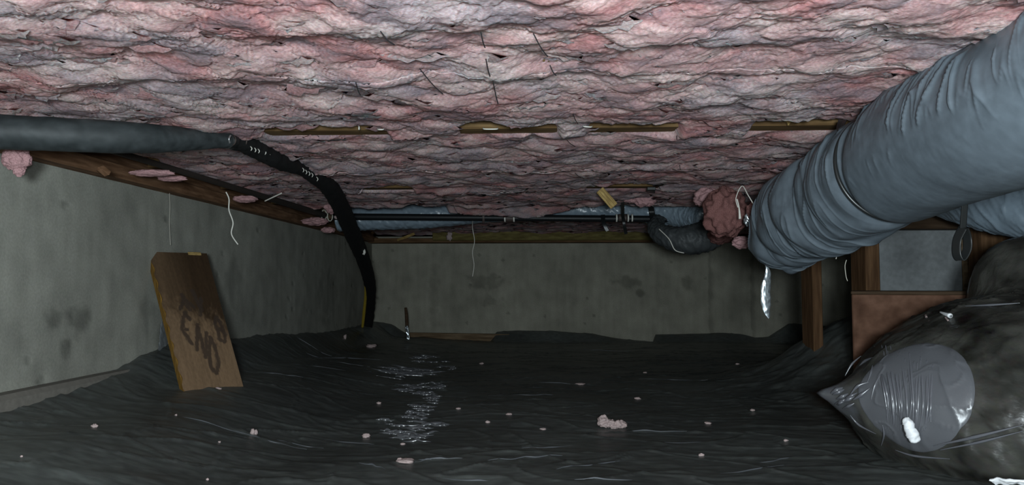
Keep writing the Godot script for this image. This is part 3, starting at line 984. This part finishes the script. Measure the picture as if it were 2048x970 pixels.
# ------------------------------------------------------------------ right side
func right_side() -> void:
	# posts: front face width, depth
	var p1 := P(1621, 500, 3.2)
	obj_tag(piece("wood_post", box(Vector3(0.04, 0.86, 0.14), 0.003), M.post, box_at(Vector3(p1.x + 0.025, 0.40, -3.27))), "dark brown wooden post behind the low end of the big duct", "post")
	var p2 := P(1731, 500, 2.9)
	obj_tag(piece("wood_post", box(Vector3(0.053, 0.72, 0.14), 0.003), M.post, box_at(Vector3(p2.x + 0.026, 0.31, -2.97))), "orange brown wooden post left of the grey panel", "post")
	var p3 := P(1965, 480, 2.75)
	obj_tag(piece("wood_post", box(Vector3(0.1, 0.75, 0.09), 0.003), M.post, box_at(Vector3(p3.x + 0.05, 0.32, -2.8))), "orange brown wooden post rising behind the black bag", "post")
	var a := P(1757, 457, 3.08)
	var b := P(1925, 582, 3.08)
	obj_tag(piece("grey_panel", box(Vector3(b.x - a.x, a.y + 0.1, 0.05), 0.003), M.panel, box_at(Vector3((a.x + b.x) * 0.5, (a.y + 0.1) * 0.5 - 0.1, -3.1))), "flat grey panel standing between the wooden posts", "panel")
	obj_tag(piece("panel_batten", box(Vector3(0.035, 0.7, 0.05), 0.003), M.base_board, box_at(Vector3(b.x + 0.019, 0.29, -3.1))), "narrow brown batten along the right edge of the grey panel", "batten")
	var c := P(1650, 443, 3.0)
	obj_tag(piece("wood_beam", box(Vector3(1.15, 0.05, 0.09), 0.004), M.beam, box_at(Vector3(c.x + 0.56, P(1800, 444, 3.0).y - 0.004, -3.02))), "dark horizontal beam over the grey panel under the ducts", "beam")
	obj_tag(piece("wood_beam", box(Vector3(1.15, 0.13, 0.05), 0.004), M.beam, box_at(Vector3(c.x + 0.6, P(1800, 410, 3.2).y + 0.02, -3.2))), "dark upper header behind the ducts, above the horizontal beam", "beam")
	# box
	var t := P(1703, 585, 2.55)
	var bx := thing("brown_box", "reddish brown box standing behind the black bag", "box", Vector3(t.x + 0.22, 0, -2.72))
	var turn := Basis(Vector3.UP, -0.4)
	var cb := Vector3(t.x, 0, t.z) + turn * Vector3(0.22, 0, -0.14)
	piece("box_body", box(Vector3(0.44, t.y + 0.02, 0.28), 0.004), M.carton, Transform3D(turn, Vector3(cb.x, (t.y - 0.03) * 0.5, cb.z)), bx)
	piece("lid", box(Vector3(0.444, 0.012, 0.284), 0.003), M.beam, Transform3D(turn, Vector3(cb.x, t.y - 0.001, cb.z)), bx)

# ------------------------------------------------------------------ bag
func ell(p: Vector3, c: Vector3, r: Vector3) -> float:
	var q := p - c
	var k0 := (q / r).length()
	var k1 := (q / (r * r)).length()
	return k0 * (k0 - 1.0) / maxf(k1, 1e-6)

func cone(p: Vector3, a: Vector3, b: Vector3, ra: float, rb: float) -> float:
	var ab := b - a
	var t := clampf((p - a).dot(ab) / ab.length_squared(), 0.0, 1.0)
	return p.distance_to(a + ab * t) - lerpf(ra, rb, t)

func smin(a: float, b: float, k: float) -> float:
	var h := maxf(k - absf(a - b), 0.0) / k
	return minf(a, b) - h * h * k * 0.25

const BAG_C := Vector3(1.3, 0.12, -1.95)

func bag_sdf(p: Vector3) -> float:
	var d := ell(p, BAG_C, Vector3(0.5, 0.295, 0.45))
	d = smin(d, ell(p, Vector3(1.345, 0.39, -2.14), Vector3(0.125, 0.178, 0.2)), 0.05)
	d = smin(d, cone(p, Vector3(0.9, 0.13, -1.93), P(1640, 786, 1.98), 0.10, 0.006), 0.07)
	d = smin(d, ell(p, Vector3(1.9, 0.2, -2.1), Vector3(0.5, 0.25, 0.5)), 0.1)
	return d

var b_big := FastNoiseLite.new()
var b_cre := FastNoiseLite.new()

func bag_e(p: Vector3) -> float:
	var w := 1.0 - absf(b_cre.get_noise_3dv(p * Vector3(1.0, 0.5, 1.0)))
	var w2 := 1.0 - absf(b_cre.get_noise_3dv(p * 2.3 + Vector3(7, 0, 0)))
	return 0.012 * b_big.get_noise_3dv(p) + 0.005 * pow(w, 14.0) + 0.0035 * pow(w2, 14.0)

func bag() -> void:
	b_big = smp(3.5, 701, 3)
	b_cre = smp(4.0, 702, 2)
	var dust := smp(7.0, 703, 4)
	var fin := smp(26.0, 704, 2)
	var nu := 340
	var nv := 200
	var v := PackedVector3Array()
	var c := PackedColorArray()
	for j in nv:
		var th := PI * (0.02 + 0.96 * j / (nv - 1))
		for i in nu:
			var ph := TAU * (i % (nu - 1)) / (nu - 1)
			var dir := Vector3(sin(th) * cos(ph), cos(th), sin(th) * sin(ph))
			var lo := 0.0
			var t := 1.0
			for k in 13:
				var half := (lo + t) * 0.5
				if bag_sdf(BAG_C + dir * half) > 0.0: t = half
				else: lo = half
			var p := BAG_C + dir * t
			var e := bag_e(p)
			v.append(p + dir * e)
			var k2 := clampf(0.042 + 0.055 * dust.get_noise_3dv(p) + 0.012 * fin.get_noise_3dv(p), 0.012, 0.12)
			# grey sheen of the pulled film, painted into its colour towards the gathered neck
			var thin := smoothstep(0.0, 0.05, 0.80 - p.x + 0.05 * dust.get_noise_3dv(p * 1.5)) * (0.75 + 0.5 * fin.get_noise_3dv(p))
			c.append(Color(k2, k2 * 0.98, k2 * 0.86).lerp(Color(0.075, 0.077, 0.086), clampf(thin, 0.0, 1.0)))
	var root := thing("plastic_bag", "bulging dusty black plastic bag with pointed end in the right foreground", "bag", Vector3(1.3, 0, -1.95))
	obj("bag_skin", grid(v, nu, nv, c, false, true), M.bag, root)
	# taut shiny round patch where the film is stretched over something round
	var d0 := P(1822, 782, 1.0) - CAM
	var t0 := 1.2
	for k in 60:
		t0 += bag_sdf(CAM + d0 * t0) * 0.7
	var mid := CAM + d0 * t0
	var eps := 0.01
	var nrm := Vector3(bag_sdf(mid + Vector3(eps, 0, 0)) - bag_sdf(mid - Vector3(eps, 0, 0)), bag_sdf(mid + Vector3(0, eps, 0)) - bag_sdf(mid - Vector3(0, eps, 0)), bag_sdf(mid + Vector3(0, 0, eps)) - bag_sdf(mid - Vector3(0, 0, eps))).normalized()
	var ux := Vector3.UP.cross(nrm).normalized()
	var uy := nrm.cross(ux)
	var pv := PackedVector3Array()
	var na := 121
	var nr := 60
	for j in nr:
		var rho := 0.118 * t0 / 1.65 * float(j) / (nr - 1)
		for i in na:
			var a := TAU * (i % (na - 1)) / (na - 1)
			var sx := rho * cos(a)
			var sy := rho * sin(a)
			var p := mid + ux * sx * 1.08 + uy * sy + nrm * 0.12
			for k in 24:
				p -= nrm * bag_sdf(p) * 0.85
			var fr := float(j) / (nr - 1)
			pv.append(p + nrm * (bag_e(p) * (0.3 + 0.7 * fr * fr) + 0.0015 + 0.012 * sqrt(1.0 - fr * fr)))
	obj("stretched_patch", grid(pv, na, nr, PackedColorArray(), false, true), M.stretched, root)
	# long creases pulling away along the foot and the crumpled neck
	var on := func(px: float, py: float, lift: float) -> Vector3:
		var dd := P(px, py, 1.0) - CAM
		var tt := 1.0
		for k in 70:
			tt = clampf(tt + bag_sdf(CAM + dd * tt) * 0.7, 0.8, 2.1)
		var pp := CAM + dd * tt
		return CAM + dd * (tt - lift - maxf(0.0, bag_e(pp)))
	var rim_r := 0.118 * t0 / 1.65
	var taut := func(px: float, py: float, lift: float) -> Vector3:
		var dd := P(px, py, 1.0) - CAM
		var tt := 1.0
		for k in 60:
			var p := CAM + dd * tt
			var o := p - mid
			var fr := minf(1.0, Vector2(o.dot(ux) / 1.08, o.dot(uy)).length() / rim_r)
			tt = clampf(tt + (bag_sdf(p) - bag_e(p) * (0.3 + 0.7 * fr * fr) - 0.012 * sqrt(1.0 - fr * fr)) * 0.6, 0.8, 2.1)
		return CAM + dd * (tt - lift)
	# taut vertical creases across the patch, fanning out from its foot
	var fan := RandomNumberGenerator.new()
	fan.seed = 5
	for k in 22:
		var f := k / 21.0
		var tx := lerpf(1748, 1868, f) + fan.randf_range(-4, 4)
		var ty := lerpf(686, 704, f) + fan.randf_range(0, 40) * (0.2 + f)
		var ex := lerpf(1772, 1858, f) + fan.randf_range(-5, 5)
		var ey := lerpf(888, 868, f) - fan.randf_range(0, 30)
		var bend := fan.randf_range(-7, 7) + 8.0 * (1.0 - f)
		obj("crease", tube([taut.call(tx, ty, 0.0004), taut.call(lerpf(tx, ex, 0.35) + bend * 0.7, lerpf(ty, ey, 0.35), 0.001), taut.call(lerpf(tx, ex, 0.7) + bend, lerpf(ty, ey, 0.7), 0.001), taut.call(ex, ey, 0.0004)], [0.0012, fan.randf_range(0.0016, 0.0038), fan.randf_range(0.0014, 0.0034), 0.0012], 40, 8), M.crease, root)
	for q in [[1868, 892, 1950, 874, 2046, 850, 0.004], [1880, 900, 1960, 884, 2046, 862, 0.003], [1790, 900, 1830, 912, 1900, 918, 0.003], [1690, 752, 1704, 728, 1722, 712, 0.003], [1712, 742, 1730, 722, 1752, 714, 0.004], [1735, 764, 1742, 745, 1745, 730, 0.003], [1700, 790, 1716, 772, 1738, 764, 0.004], [1706, 800, 1722, 790, 1740, 776, 0.005], [1742, 800, 1750, 770, 1764, 745, 0.003], [1765, 850, 1768, 870, 1762, 892, 0.0025], [1700, 830, 1718, 850, 1752, 868, 0.003], [1930, 612, 1980, 610, 2040, 606, 0.003]]:
		var pts := [on.call(q[0], q[1], 0.012), on.call(q[2], q[3], 0.014), on.call(q[4], q[5], 0.012)]
		obj("crease", tube(pts, [0.0006, q[6], 0.0006], 24, 8), M.crease, root)
	var r := RandomNumberGenerator.new()
	r.seed = 12
	for k in 9:
		var px := r.randf_range(1672, 1706)
		var py := r.randf_range(775, 815)
		obj("crease", tube([on.call(px - 12, py + 5, 0.008), on.call(px, py, 0.014), on.call(px + 12, py - 6, 0.008)], [0.0008, r.randf_range(0.004, 0.008), 0.0008], 14, 8), M.crease, root)
	# flash glints shaped as solid white pieces, and chips stuck to the bag
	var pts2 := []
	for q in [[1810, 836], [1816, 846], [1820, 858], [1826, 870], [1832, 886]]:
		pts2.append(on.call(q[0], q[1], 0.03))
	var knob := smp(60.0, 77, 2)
	obj_tag(obj("glint_and_scrap", tube(pts2, [0.006, 0.012, 0.011, 0.014, 0.009], 30, 14, func(t: float, a: float, run: float) -> float: return 0.004 * knob.get_noise_2d(run, cos(a) * 0.02), 0.12), M.white), "bright white flash glint modelled as a jagged piece on the shiny round patch of the bag", "debris")
	var at: Vector3 = on.call(1890, 628, 0.012)
	obj_tag(obj("glint_and_scrap", tube([on.call(1880, 624, 0.012), at, on.call(1902, 632, 0.012)], [0.002, 0.004, 0.0065], 14, 10, null, 0.1), M.white), "white chip lying on the dusty top of the bag", "debris")
	obj_tag(obj("glint_and_scrap", tube([on.call(1890, 634, 0.012), on.call(1897, 642, 0.01)], [0.002, 0.0025], 10, 8, null, 0.2), M.pale), "sliver hanging just below the white chip on the bag", "debris")
	obj_tag(obj("glint_and_scrap", tube([on.call(1851, 630, 0.012), on.call(1853, 635, 0.01)], [0.003, 0.003], 10, 8, null, 0.3), M.pale), "tiny pale speck left of the white chip on the bag", "debris")
	obj_tag(obj("glint_and_scrap", strip([P(1985, 963, 1.5), P(2020, 964, 1.47), P(2070, 966, 1.44)], Vector3(0, 0.6, 1), 0.016, 0.004, 14, 0.004, 8), M.white), "white glint modelled as a sliver at the foot of the bag in the bottom right corner", "debris")  # streak of reflected flash given a solid white shape
	# black strap loop over the bag
	var sl := thing("hanging_strap", "black strap hanging from the big duct, its loop reaching the bag", "strap", P(1926, 440, 1.5))
	obj("strap", strip([P(1926, 372, 1.42), P(1929, 405, 1.43), P(1926, 455, 1.45)], Vector3(1, 0, 0.1), 0.011, 0.003, 16), M.strap, sl)
	obj("loop", strip([P(1926, 455, 1.45), P(1914, 480, 1.46), P(1913, 508, 1.46), P(1922, 520, 1.46), P(1934, 500, 1.46), P(1934, 475, 1.46), P(1927, 455, 1.45)], Vector3(0.3, 0, 1), 0.02, 0.002, 40), M.strap, sl)

# ------------------------------------------------------------------ hanging bits
func hangings() -> void:
	# string and twine
	var g := "strings hanging from the joists"
	obj_tag(obj("string", wire([P(452, 384, 2.42), P(458, 398, 2.42), P(458, 420, 2.42), P(466, 445, 2.42), P(463, 468, 2.42), P(476, 489, 2.42)], 0.0021, 50), M.wire_pale), "pale wavy string hanging in front of the left wall, right of the plank", "string", g)
	obj_tag(obj("string", wire([P(337, 352, 2.62), P(340, 410, 2.6), P(339, 445, 2.6), P(341, 490, 2.6)], 0.0009, 30), M.twine), "hair thin thread hanging above the plank", "string", g)
	obj_tag(obj("string", wire([P(946, 436, 3.925), P(945, 455, 4.02), P(949, 482, 4.02), P(945, 505, 4.02), P(948, 530, 4.02), P(945, 553, 4.02)], 0.0017, 50), M.wire_pale), "pale twine hanging below the water pipe before the back wall", "string", g)
	obj_tag(obj("string", wire([P(1664, 440, 2.1), P(1671, 462, 2.1), P(1669, 488, 2.1), P(1675, 502, 2.1), P(1672, 518, 2.1)], 0.0013, 40), M.wire_pale), "thin pale string hanging under the big duct, left of the box", "string", g)
	obj_tag(obj("string", wire([P(1693, 520, 2.12), P(1690, 532, 2.12), P(1692, 552, 2.12), P(1695, 562, 2.12)], 0.001, 20), M.twine), "short frayed thread just above the left corner of the brown box", "string", g)
	obj_tag(obj("wire_hook", tube([P(1476, 415, 2.35), P(1472, 396, 2.35), P(1484, 372, 2.33), P(1496, 390, 2.3), P(1508, 410, 2.28)], [0.0016, 0.0012, 0.0014, 0.0015, 0.0015], 40, 6), M.wire_pale), "bent pale wire hook at the far end of the big duct", "wire")
	obj_tag(obj("wire_bundle", tube([P(1474, 398, 2.36), P(1478, 415, 2.36), P(1480, 438, 2.36)], [0.0018, 0.002, 0.0045], 20, 8), M.wire_pale), "pale wire end hanging against the red insulation clump", "wire")
	obj_tag(obj("pale_stick", wire([P(530, 402, 2.5), P(564, 386, 2.42)], 0.0022, 8), M.wire_pale), "short pale stick poking across the thin brown pipe", "stick")
	# foil tape
	var crump := smp(1.0, 45, 2)
	obj_tag(obj("foil_tape", tube([P(1533, 528, 2.36), P(1536, 548, 2.36), P(1531, 575, 2.36), P(1532, 610, 2.36), P(1537, 637, 2.36)], [0.004, 0.009, 0.015, 0.015, 0.002], 60, 16, func(t: float, a: float, run: float) -> float: return 0.0035 * crump.get_noise_3d(run * 30.0, cos(a), sin(a)), 0.0, 0.35), M.foil), "crinkled silver foil tape hanging from the low end of the big duct", "tape")
	obj_tag(piece("foil_scrap", blob(Vector3(0.014, 0.018, 0.01), 41, 0.4), M.foil, box_at(P(1497, 440, 2.4))), "small crumpled foil scrap beside the red insulation clump", "tape")
	# clumps of insulation
	var clump := func(px: float, py: float, d: float, rx: float, ry: float, rz: float, m: String, sd: int, label: String) -> void:
		var o := piece("insulation_clump", blob(Vector3(rx, ry, rz) * d / F, sd, 0.17, 64, 40, 1.6), M[m], box_at(P(px, py, d)))
		tag(o, label, "insulation", "loose insulation clumps hanging from above")
	clump.call(34, 318, 1.62, 27, 24, 24, "pink", 21, "pink clump hanging under the drain pipe at the left edge")
	clump.call(38, 340, 1.62, 11, 13, 10, "pink", 22, "pointed pink tuft below the clump at the left edge")
	clump.call(1450, 425, 2.6, 42, 48, 45, "red_pink", 23, "large red pink clump between the silvery duct and the big duct")
	clump.call(1415, 395, 2.9, 26, 20, 30, "pink", 24, "pink clump above the bend of the silvery duct")
	clump.call(1482, 485, 2.7, 17, 12, 18, "pink", 25, "dull pink tuft low at the end of the big duct")
	clump.call(1440, 470, 3.5, 24, 18, 24, "red_pink", 26, "dark reddish tuft right of the black elbow")
	clump.call(630, 443, 3.7, 26, 8, 20, "pink", 27, "pale pink tuft on the left sill beside the hose")
	clump.call(656, 460, 3.75, 14, 6, 12, "pink", 28, "small pink tuft on the sill just left of the hose")
	clump.call(665, 412, 3.6, 18, 15, 18, "pink", 29, "pink tuft above the pipe clamp beside the hose")
	clump.call(305, 346, 2.06, 46, 7, 16, "pink", 30, "long pink tuft squeezed between left sill and brown pipe")
	clump.call(345, 357, 2.2, 30, 6, 14, "pink", 31, "second pink tuft farther along the left sill")
	clump.call(490, 398, 2.75, 24, 7, 16, "pink", 32, "dull pink tuft on the left sill behind the pale string")
	clump.call(1290, 398, 3.35, 22, 16, 20, "pink", 33, "pink tuft behind the black hanger bracket")
	clump.call(1262, 396, 3.35, 17, 10, 16, "pink", 34, "pink tuft right of the yellow wood scrap")
	clump.call(1370, 376, 3.05, 30, 8, 16, "pink", 35, "pink tuft above the right part of the silvery duct")
	clump.call(1508, 425, 2.4, 14, 20, 14, "red_pink", 36, "narrow red tuft tucked behind the end of the big duct")
	# scraps of wood
	obj_tag(piece("wood_scrap", box(Vector3(0.088, 0.034, 0.012), 0.002), M.scrap, Transform3D(Basis(Vector3.BACK, -0.86) * Basis(Vector3.RIGHT, 0.2), P(1214, 396, 2.97))), "yellow wood scrap hanging slantwise from the last batt", "wood scrap")
	var tr := SurfaceTool.new()
	var tp := PrismMesh.new()
	tp.size = Vector3(0.024, 0.02, 0.006)
	obj_tag(piece("wood_scrap", tp, M.scrap, Transform3D(Basis(Vector3.BACK, PI - 0.1), P(1577, 243, 1.85))), "small yellow triangular splinter on the bared joist near the big duct", "wood scrap")
	obj_tag(obj("wood_scrap", strip([P(795, 480, 5.55), P(812, 474, 5.5), P(829, 467, 5.5)], Vector3(0, 1, 0.3), 0.02, 0.006, 8), M.scrap), "pale splinter sticking out of the back sill, right of the hose", "wood scrap")
	obj_tag(piece("insulation_clump", blob(Vector3(0.02, 0.03, 0.012), 61, 0.4), M.pale, box_at(P(899, 473, 5.5))), "pale lump on the back sill left of the hanging twine", "insulation", "loose insulation clumps hanging from above")
	obj_tag(obj("wood_scrap", strip([P(215, 348, 1.98), P(200, 336, 1.96)], Vector3(1, 0, 0), 0.02, 0.012, 8), M.sill), "brown splintered block on the left sill above the concrete", "wood scrap")
	# wire rods that hold the batts up
	var rods := [[762, 4, 1.06, 789, 38, 1.12], [962, 18, 1.07, 970, 62, 1.14], [972, 75, 1.2, 980, 120, 1.3], [986, 128, 1.33, 996, 185, 1.5], [840, 102, 1.25, 886, 160, 1.42], [712, 130, 1.33, 721, 158, 1.42], [1067, 22, 1.08, 1095, 80, 1.19], [1100, 95, 1.24, 1112, 122, 1.3], [1146, 208, 1.6, 1156, 232, 1.7], [1131, 255, 1.87, 1150, 278, 1.98], [1353, 250, 1.85, 1354, 268, 1.9], [1359, 318, 2.3, 1361, 335, 2.4], [1150, 330, 2.45, 1162, 345, 2.55], [906, 405, 3.4, 916, 428, 3.5]]
	var where := ["top edge, left of centre", "top edge near the middle", "second length below the one at the top middle", "lower third length in the middle row", "slanting over the red patch left of centre", "short one over the grey band left of centre", "top edge, right of the middle", "short one right of the middle rods", "just before the bared joist, right of centre", "starting at the bared joist, right of centre", "crossing the bared joist before the duct", "short upright one two rows behind the joist", "short slanting one two rows behind the joist", "at the frayed end above the water pipe"]
	for k in rods.size():
		var q = rods[k]
		var p0 := P(q[0], q[1], q[2])
		var p1 := P(q[3], q[4], q[5])
		p0.y = minf(p0.y, CEIL - 0.03)
		p1.y = minf(p1.y, CEIL - 0.03)
		obj_tag(obj("support_wire", wire([p0, (p0 + p1) * 0.5 - Vector3(0, 0.003, 0), p1], 0.0011, 8), M.wire_dark), "thin dark wire holding the insulation, " + where[k], "wire", "wires holding up the batts")
	for q in [[967, 257, 995, 257, "long bright staple on the bared joist at the centre"], [755, 258, 768, 258, "short bright staple on the bared joist left of centre"], [1166, 252, 1184, 253, "bright staple under the bared joist right of centre"], [716, 252, 720, 258, "small pale nail end on the bared joist above the hose"]]:
		obj_tag(obj("staple", wire([P(q[0], q[1] - 1, 1.83), P(q[0] + 2, q[1] + 1, 1.81), P(q[2] - 2, q[3] + 1, 1.81), P(q[2], q[3] - 1, 1.83)], 0.0016, 14), M.wire_pale), q[4], "staple", "staples on the bared joist")

# ------------------------------------------------------------------ litter
func litter() -> void:
	var g := "insulation crumbs on the black sheet"
	var crumb := func(px: float, py: float, wpx: float, hpx: float, m: String, sd: int, label: String) -> void:
		var p := ground_hit(px, py + hpx * 0.4)
		var s := -p.z / F
		var o := piece("insulation_crumb", blob(Vector3(wpx * 0.5, hpx * 0.5, wpx * 0.35) * s, sd, 0.35, 16, 10), M[m], box_at(p + Vector3(0, hpx * 0.4 * s, 0)))
		tag(o, label, "debris", g)
	crumb.call(189, 852, 14, 8, "pale", 801, "greyish crumb on the sheet left of the plank's foot")
	crumb.call(505, 864, 9, 12, "pale", 802, "left half of the pink crumb pair below the plank")
	crumb.call(511, 865, 8, 11, "pale", 803, "right half of the pink crumb pair below the plank")
	crumb.call(732, 872, 16, 9, "pale", 804, "pinkish oval crumb left of the blue glints on the sheet")
	crumb.call(811, 922, 38, 9, "pale", 805, "flat elongated pink scrap in the foreground below the glints")
	crumb.call(800, 919, 12, 7, "pale", 806, "small lump on the left end of the flat pink scrap")
	crumb.call(1275, 797, 13, 5, "pale", 807, "pale chip beyond the big pale lumps")
	crumb.call(1018, 828, 12, 4, "pale", 808, "thin pale chip in the middle of the sheet")
	crumb.call(975, 844, 10, 5, "pale", 809, "pale chip left of the thin one mid sheet")
	crumb.call(1086, 858, 12, 4, "pale", 810, "flat pale chip between the thin chip and the big lumps")
	crumb.call(1416, 846, 13, 5, "pale", 811, "flat pale chip right of the big lumps")
	crumb.call(1403, 910, 11, 6, "pale", 812, "pale chip in the right foreground left of the bag")
	crumb.call(1572, 881, 9, 5, "pale", 813, "greyish chip nearest the bag on the sheet")
	crumb.call(1505, 820, 10, 4, "pale", 814, "dim chip on the sheet halfway to the bag")
	crumb.call(963, 727, 9, 4, "pale", 815, "far pale chip before the back wall board")
	crumb.call(1161, 768, 18, 4, "pale", 816, "far thin pale chip in front of the turned up sheet")
	crumb.call(758, 806, 9, 5, "pale", 817, "pale chip left of the middle of the blue glints")
	crumb.call(917, 817, 10, 4, "pale", 818, "dim chip just right of the blue glints")
	crumb.call(806, 888, 10, 4, "pale", 819, "tiny chip at the near end of the blue glints")
	crumb.call(743, 692, 22, 8, "pale", 820, "pale lump at the far left corner in front of the hose")
	crumb.call(690, 674, 6, 10, "pale", 821, "small white fleck on the turned up sheet left of the hose")
	crumb.call(415, 959, 6, 5, "pale", 822, "tiny fleck at the bottom edge below the plank")
	crumb.call(43, 913, 6, 5, "pale", 823, "tiny fleck in the lower left corner")
	crumb.call(1475, 728, 8, 3, "pale", 824, "far faint chip on the right of the sheet")
	crumb.call(1290, 745, 8, 3, "pale", 825, "far faint chip right of centre")
	crumb.call(439, 884, 5, 4, "pale", 826, "speck left of the pink crumb pair")
	crumb.call(352, 830, 5, 4, "pale", 827, "speck on the bank just in front of the plank's left corner")
	# big clump
	var c := ground_hit(1225, 856)
	var s := -c.z / F
	var cl := thing("insulation_lump", "largest pale pink lumpy clump of insulation on the open sheet", "debris", c)
	var k := 0
	for q in [[1206, 842, 11, 12], [1217, 846, 12, 10], [1229, 850, 12, 9], [1240, 848, 11, 10], [1246, 851, 8, 7], [1212, 849, 12, 7]]:
		var p := P(q[0], q[1], -c.z)
		piece("tuft", blob(Vector3(q[2], q[3] * 0.8, q[2]) * s, 840 + k, 0.4, 24, 16), M.pale, box_at(Vector3(p.x, maxf(p.y, c.y + q[3] * 0.4 * s), c.z)), cl)
		k += 1
	# stake with a foil foot in the far left
	var sb := P(818, 676, 5.2)
	var sk := thing("stake", "dark stick standing in the sheet near the far left corner", "stake", sb)
	obj("stick", tube([P(814, 655, 5.2), P(813, 630, 5.2), P(811, 615, 5.2)], [0.012, 0.012, 0.008], 10, 10), M.beam, sk)
	obj("foil_foot", strip([P(813, 652, 5.18), P(815, 664, 5.18), P(817, 680, 5.18)], Vector3(1, 0, 0.2), 0.02, 0.006, 12, 0.006, 5), M.foil, sk)
	# pale film hanging behind the plank
	obj_tag(obj("film_scrap", strip([P(337, 615, 2.64), P(330, 650, 2.62), P(327, 690, 2.6), P(326, 712, 2.58)], Vector3(0.2, 0, 1), 0.09, 0.002, 20, 0.003, 6), M.panel), "greyish film scrap against the wall behind the plank's left edge", "film")
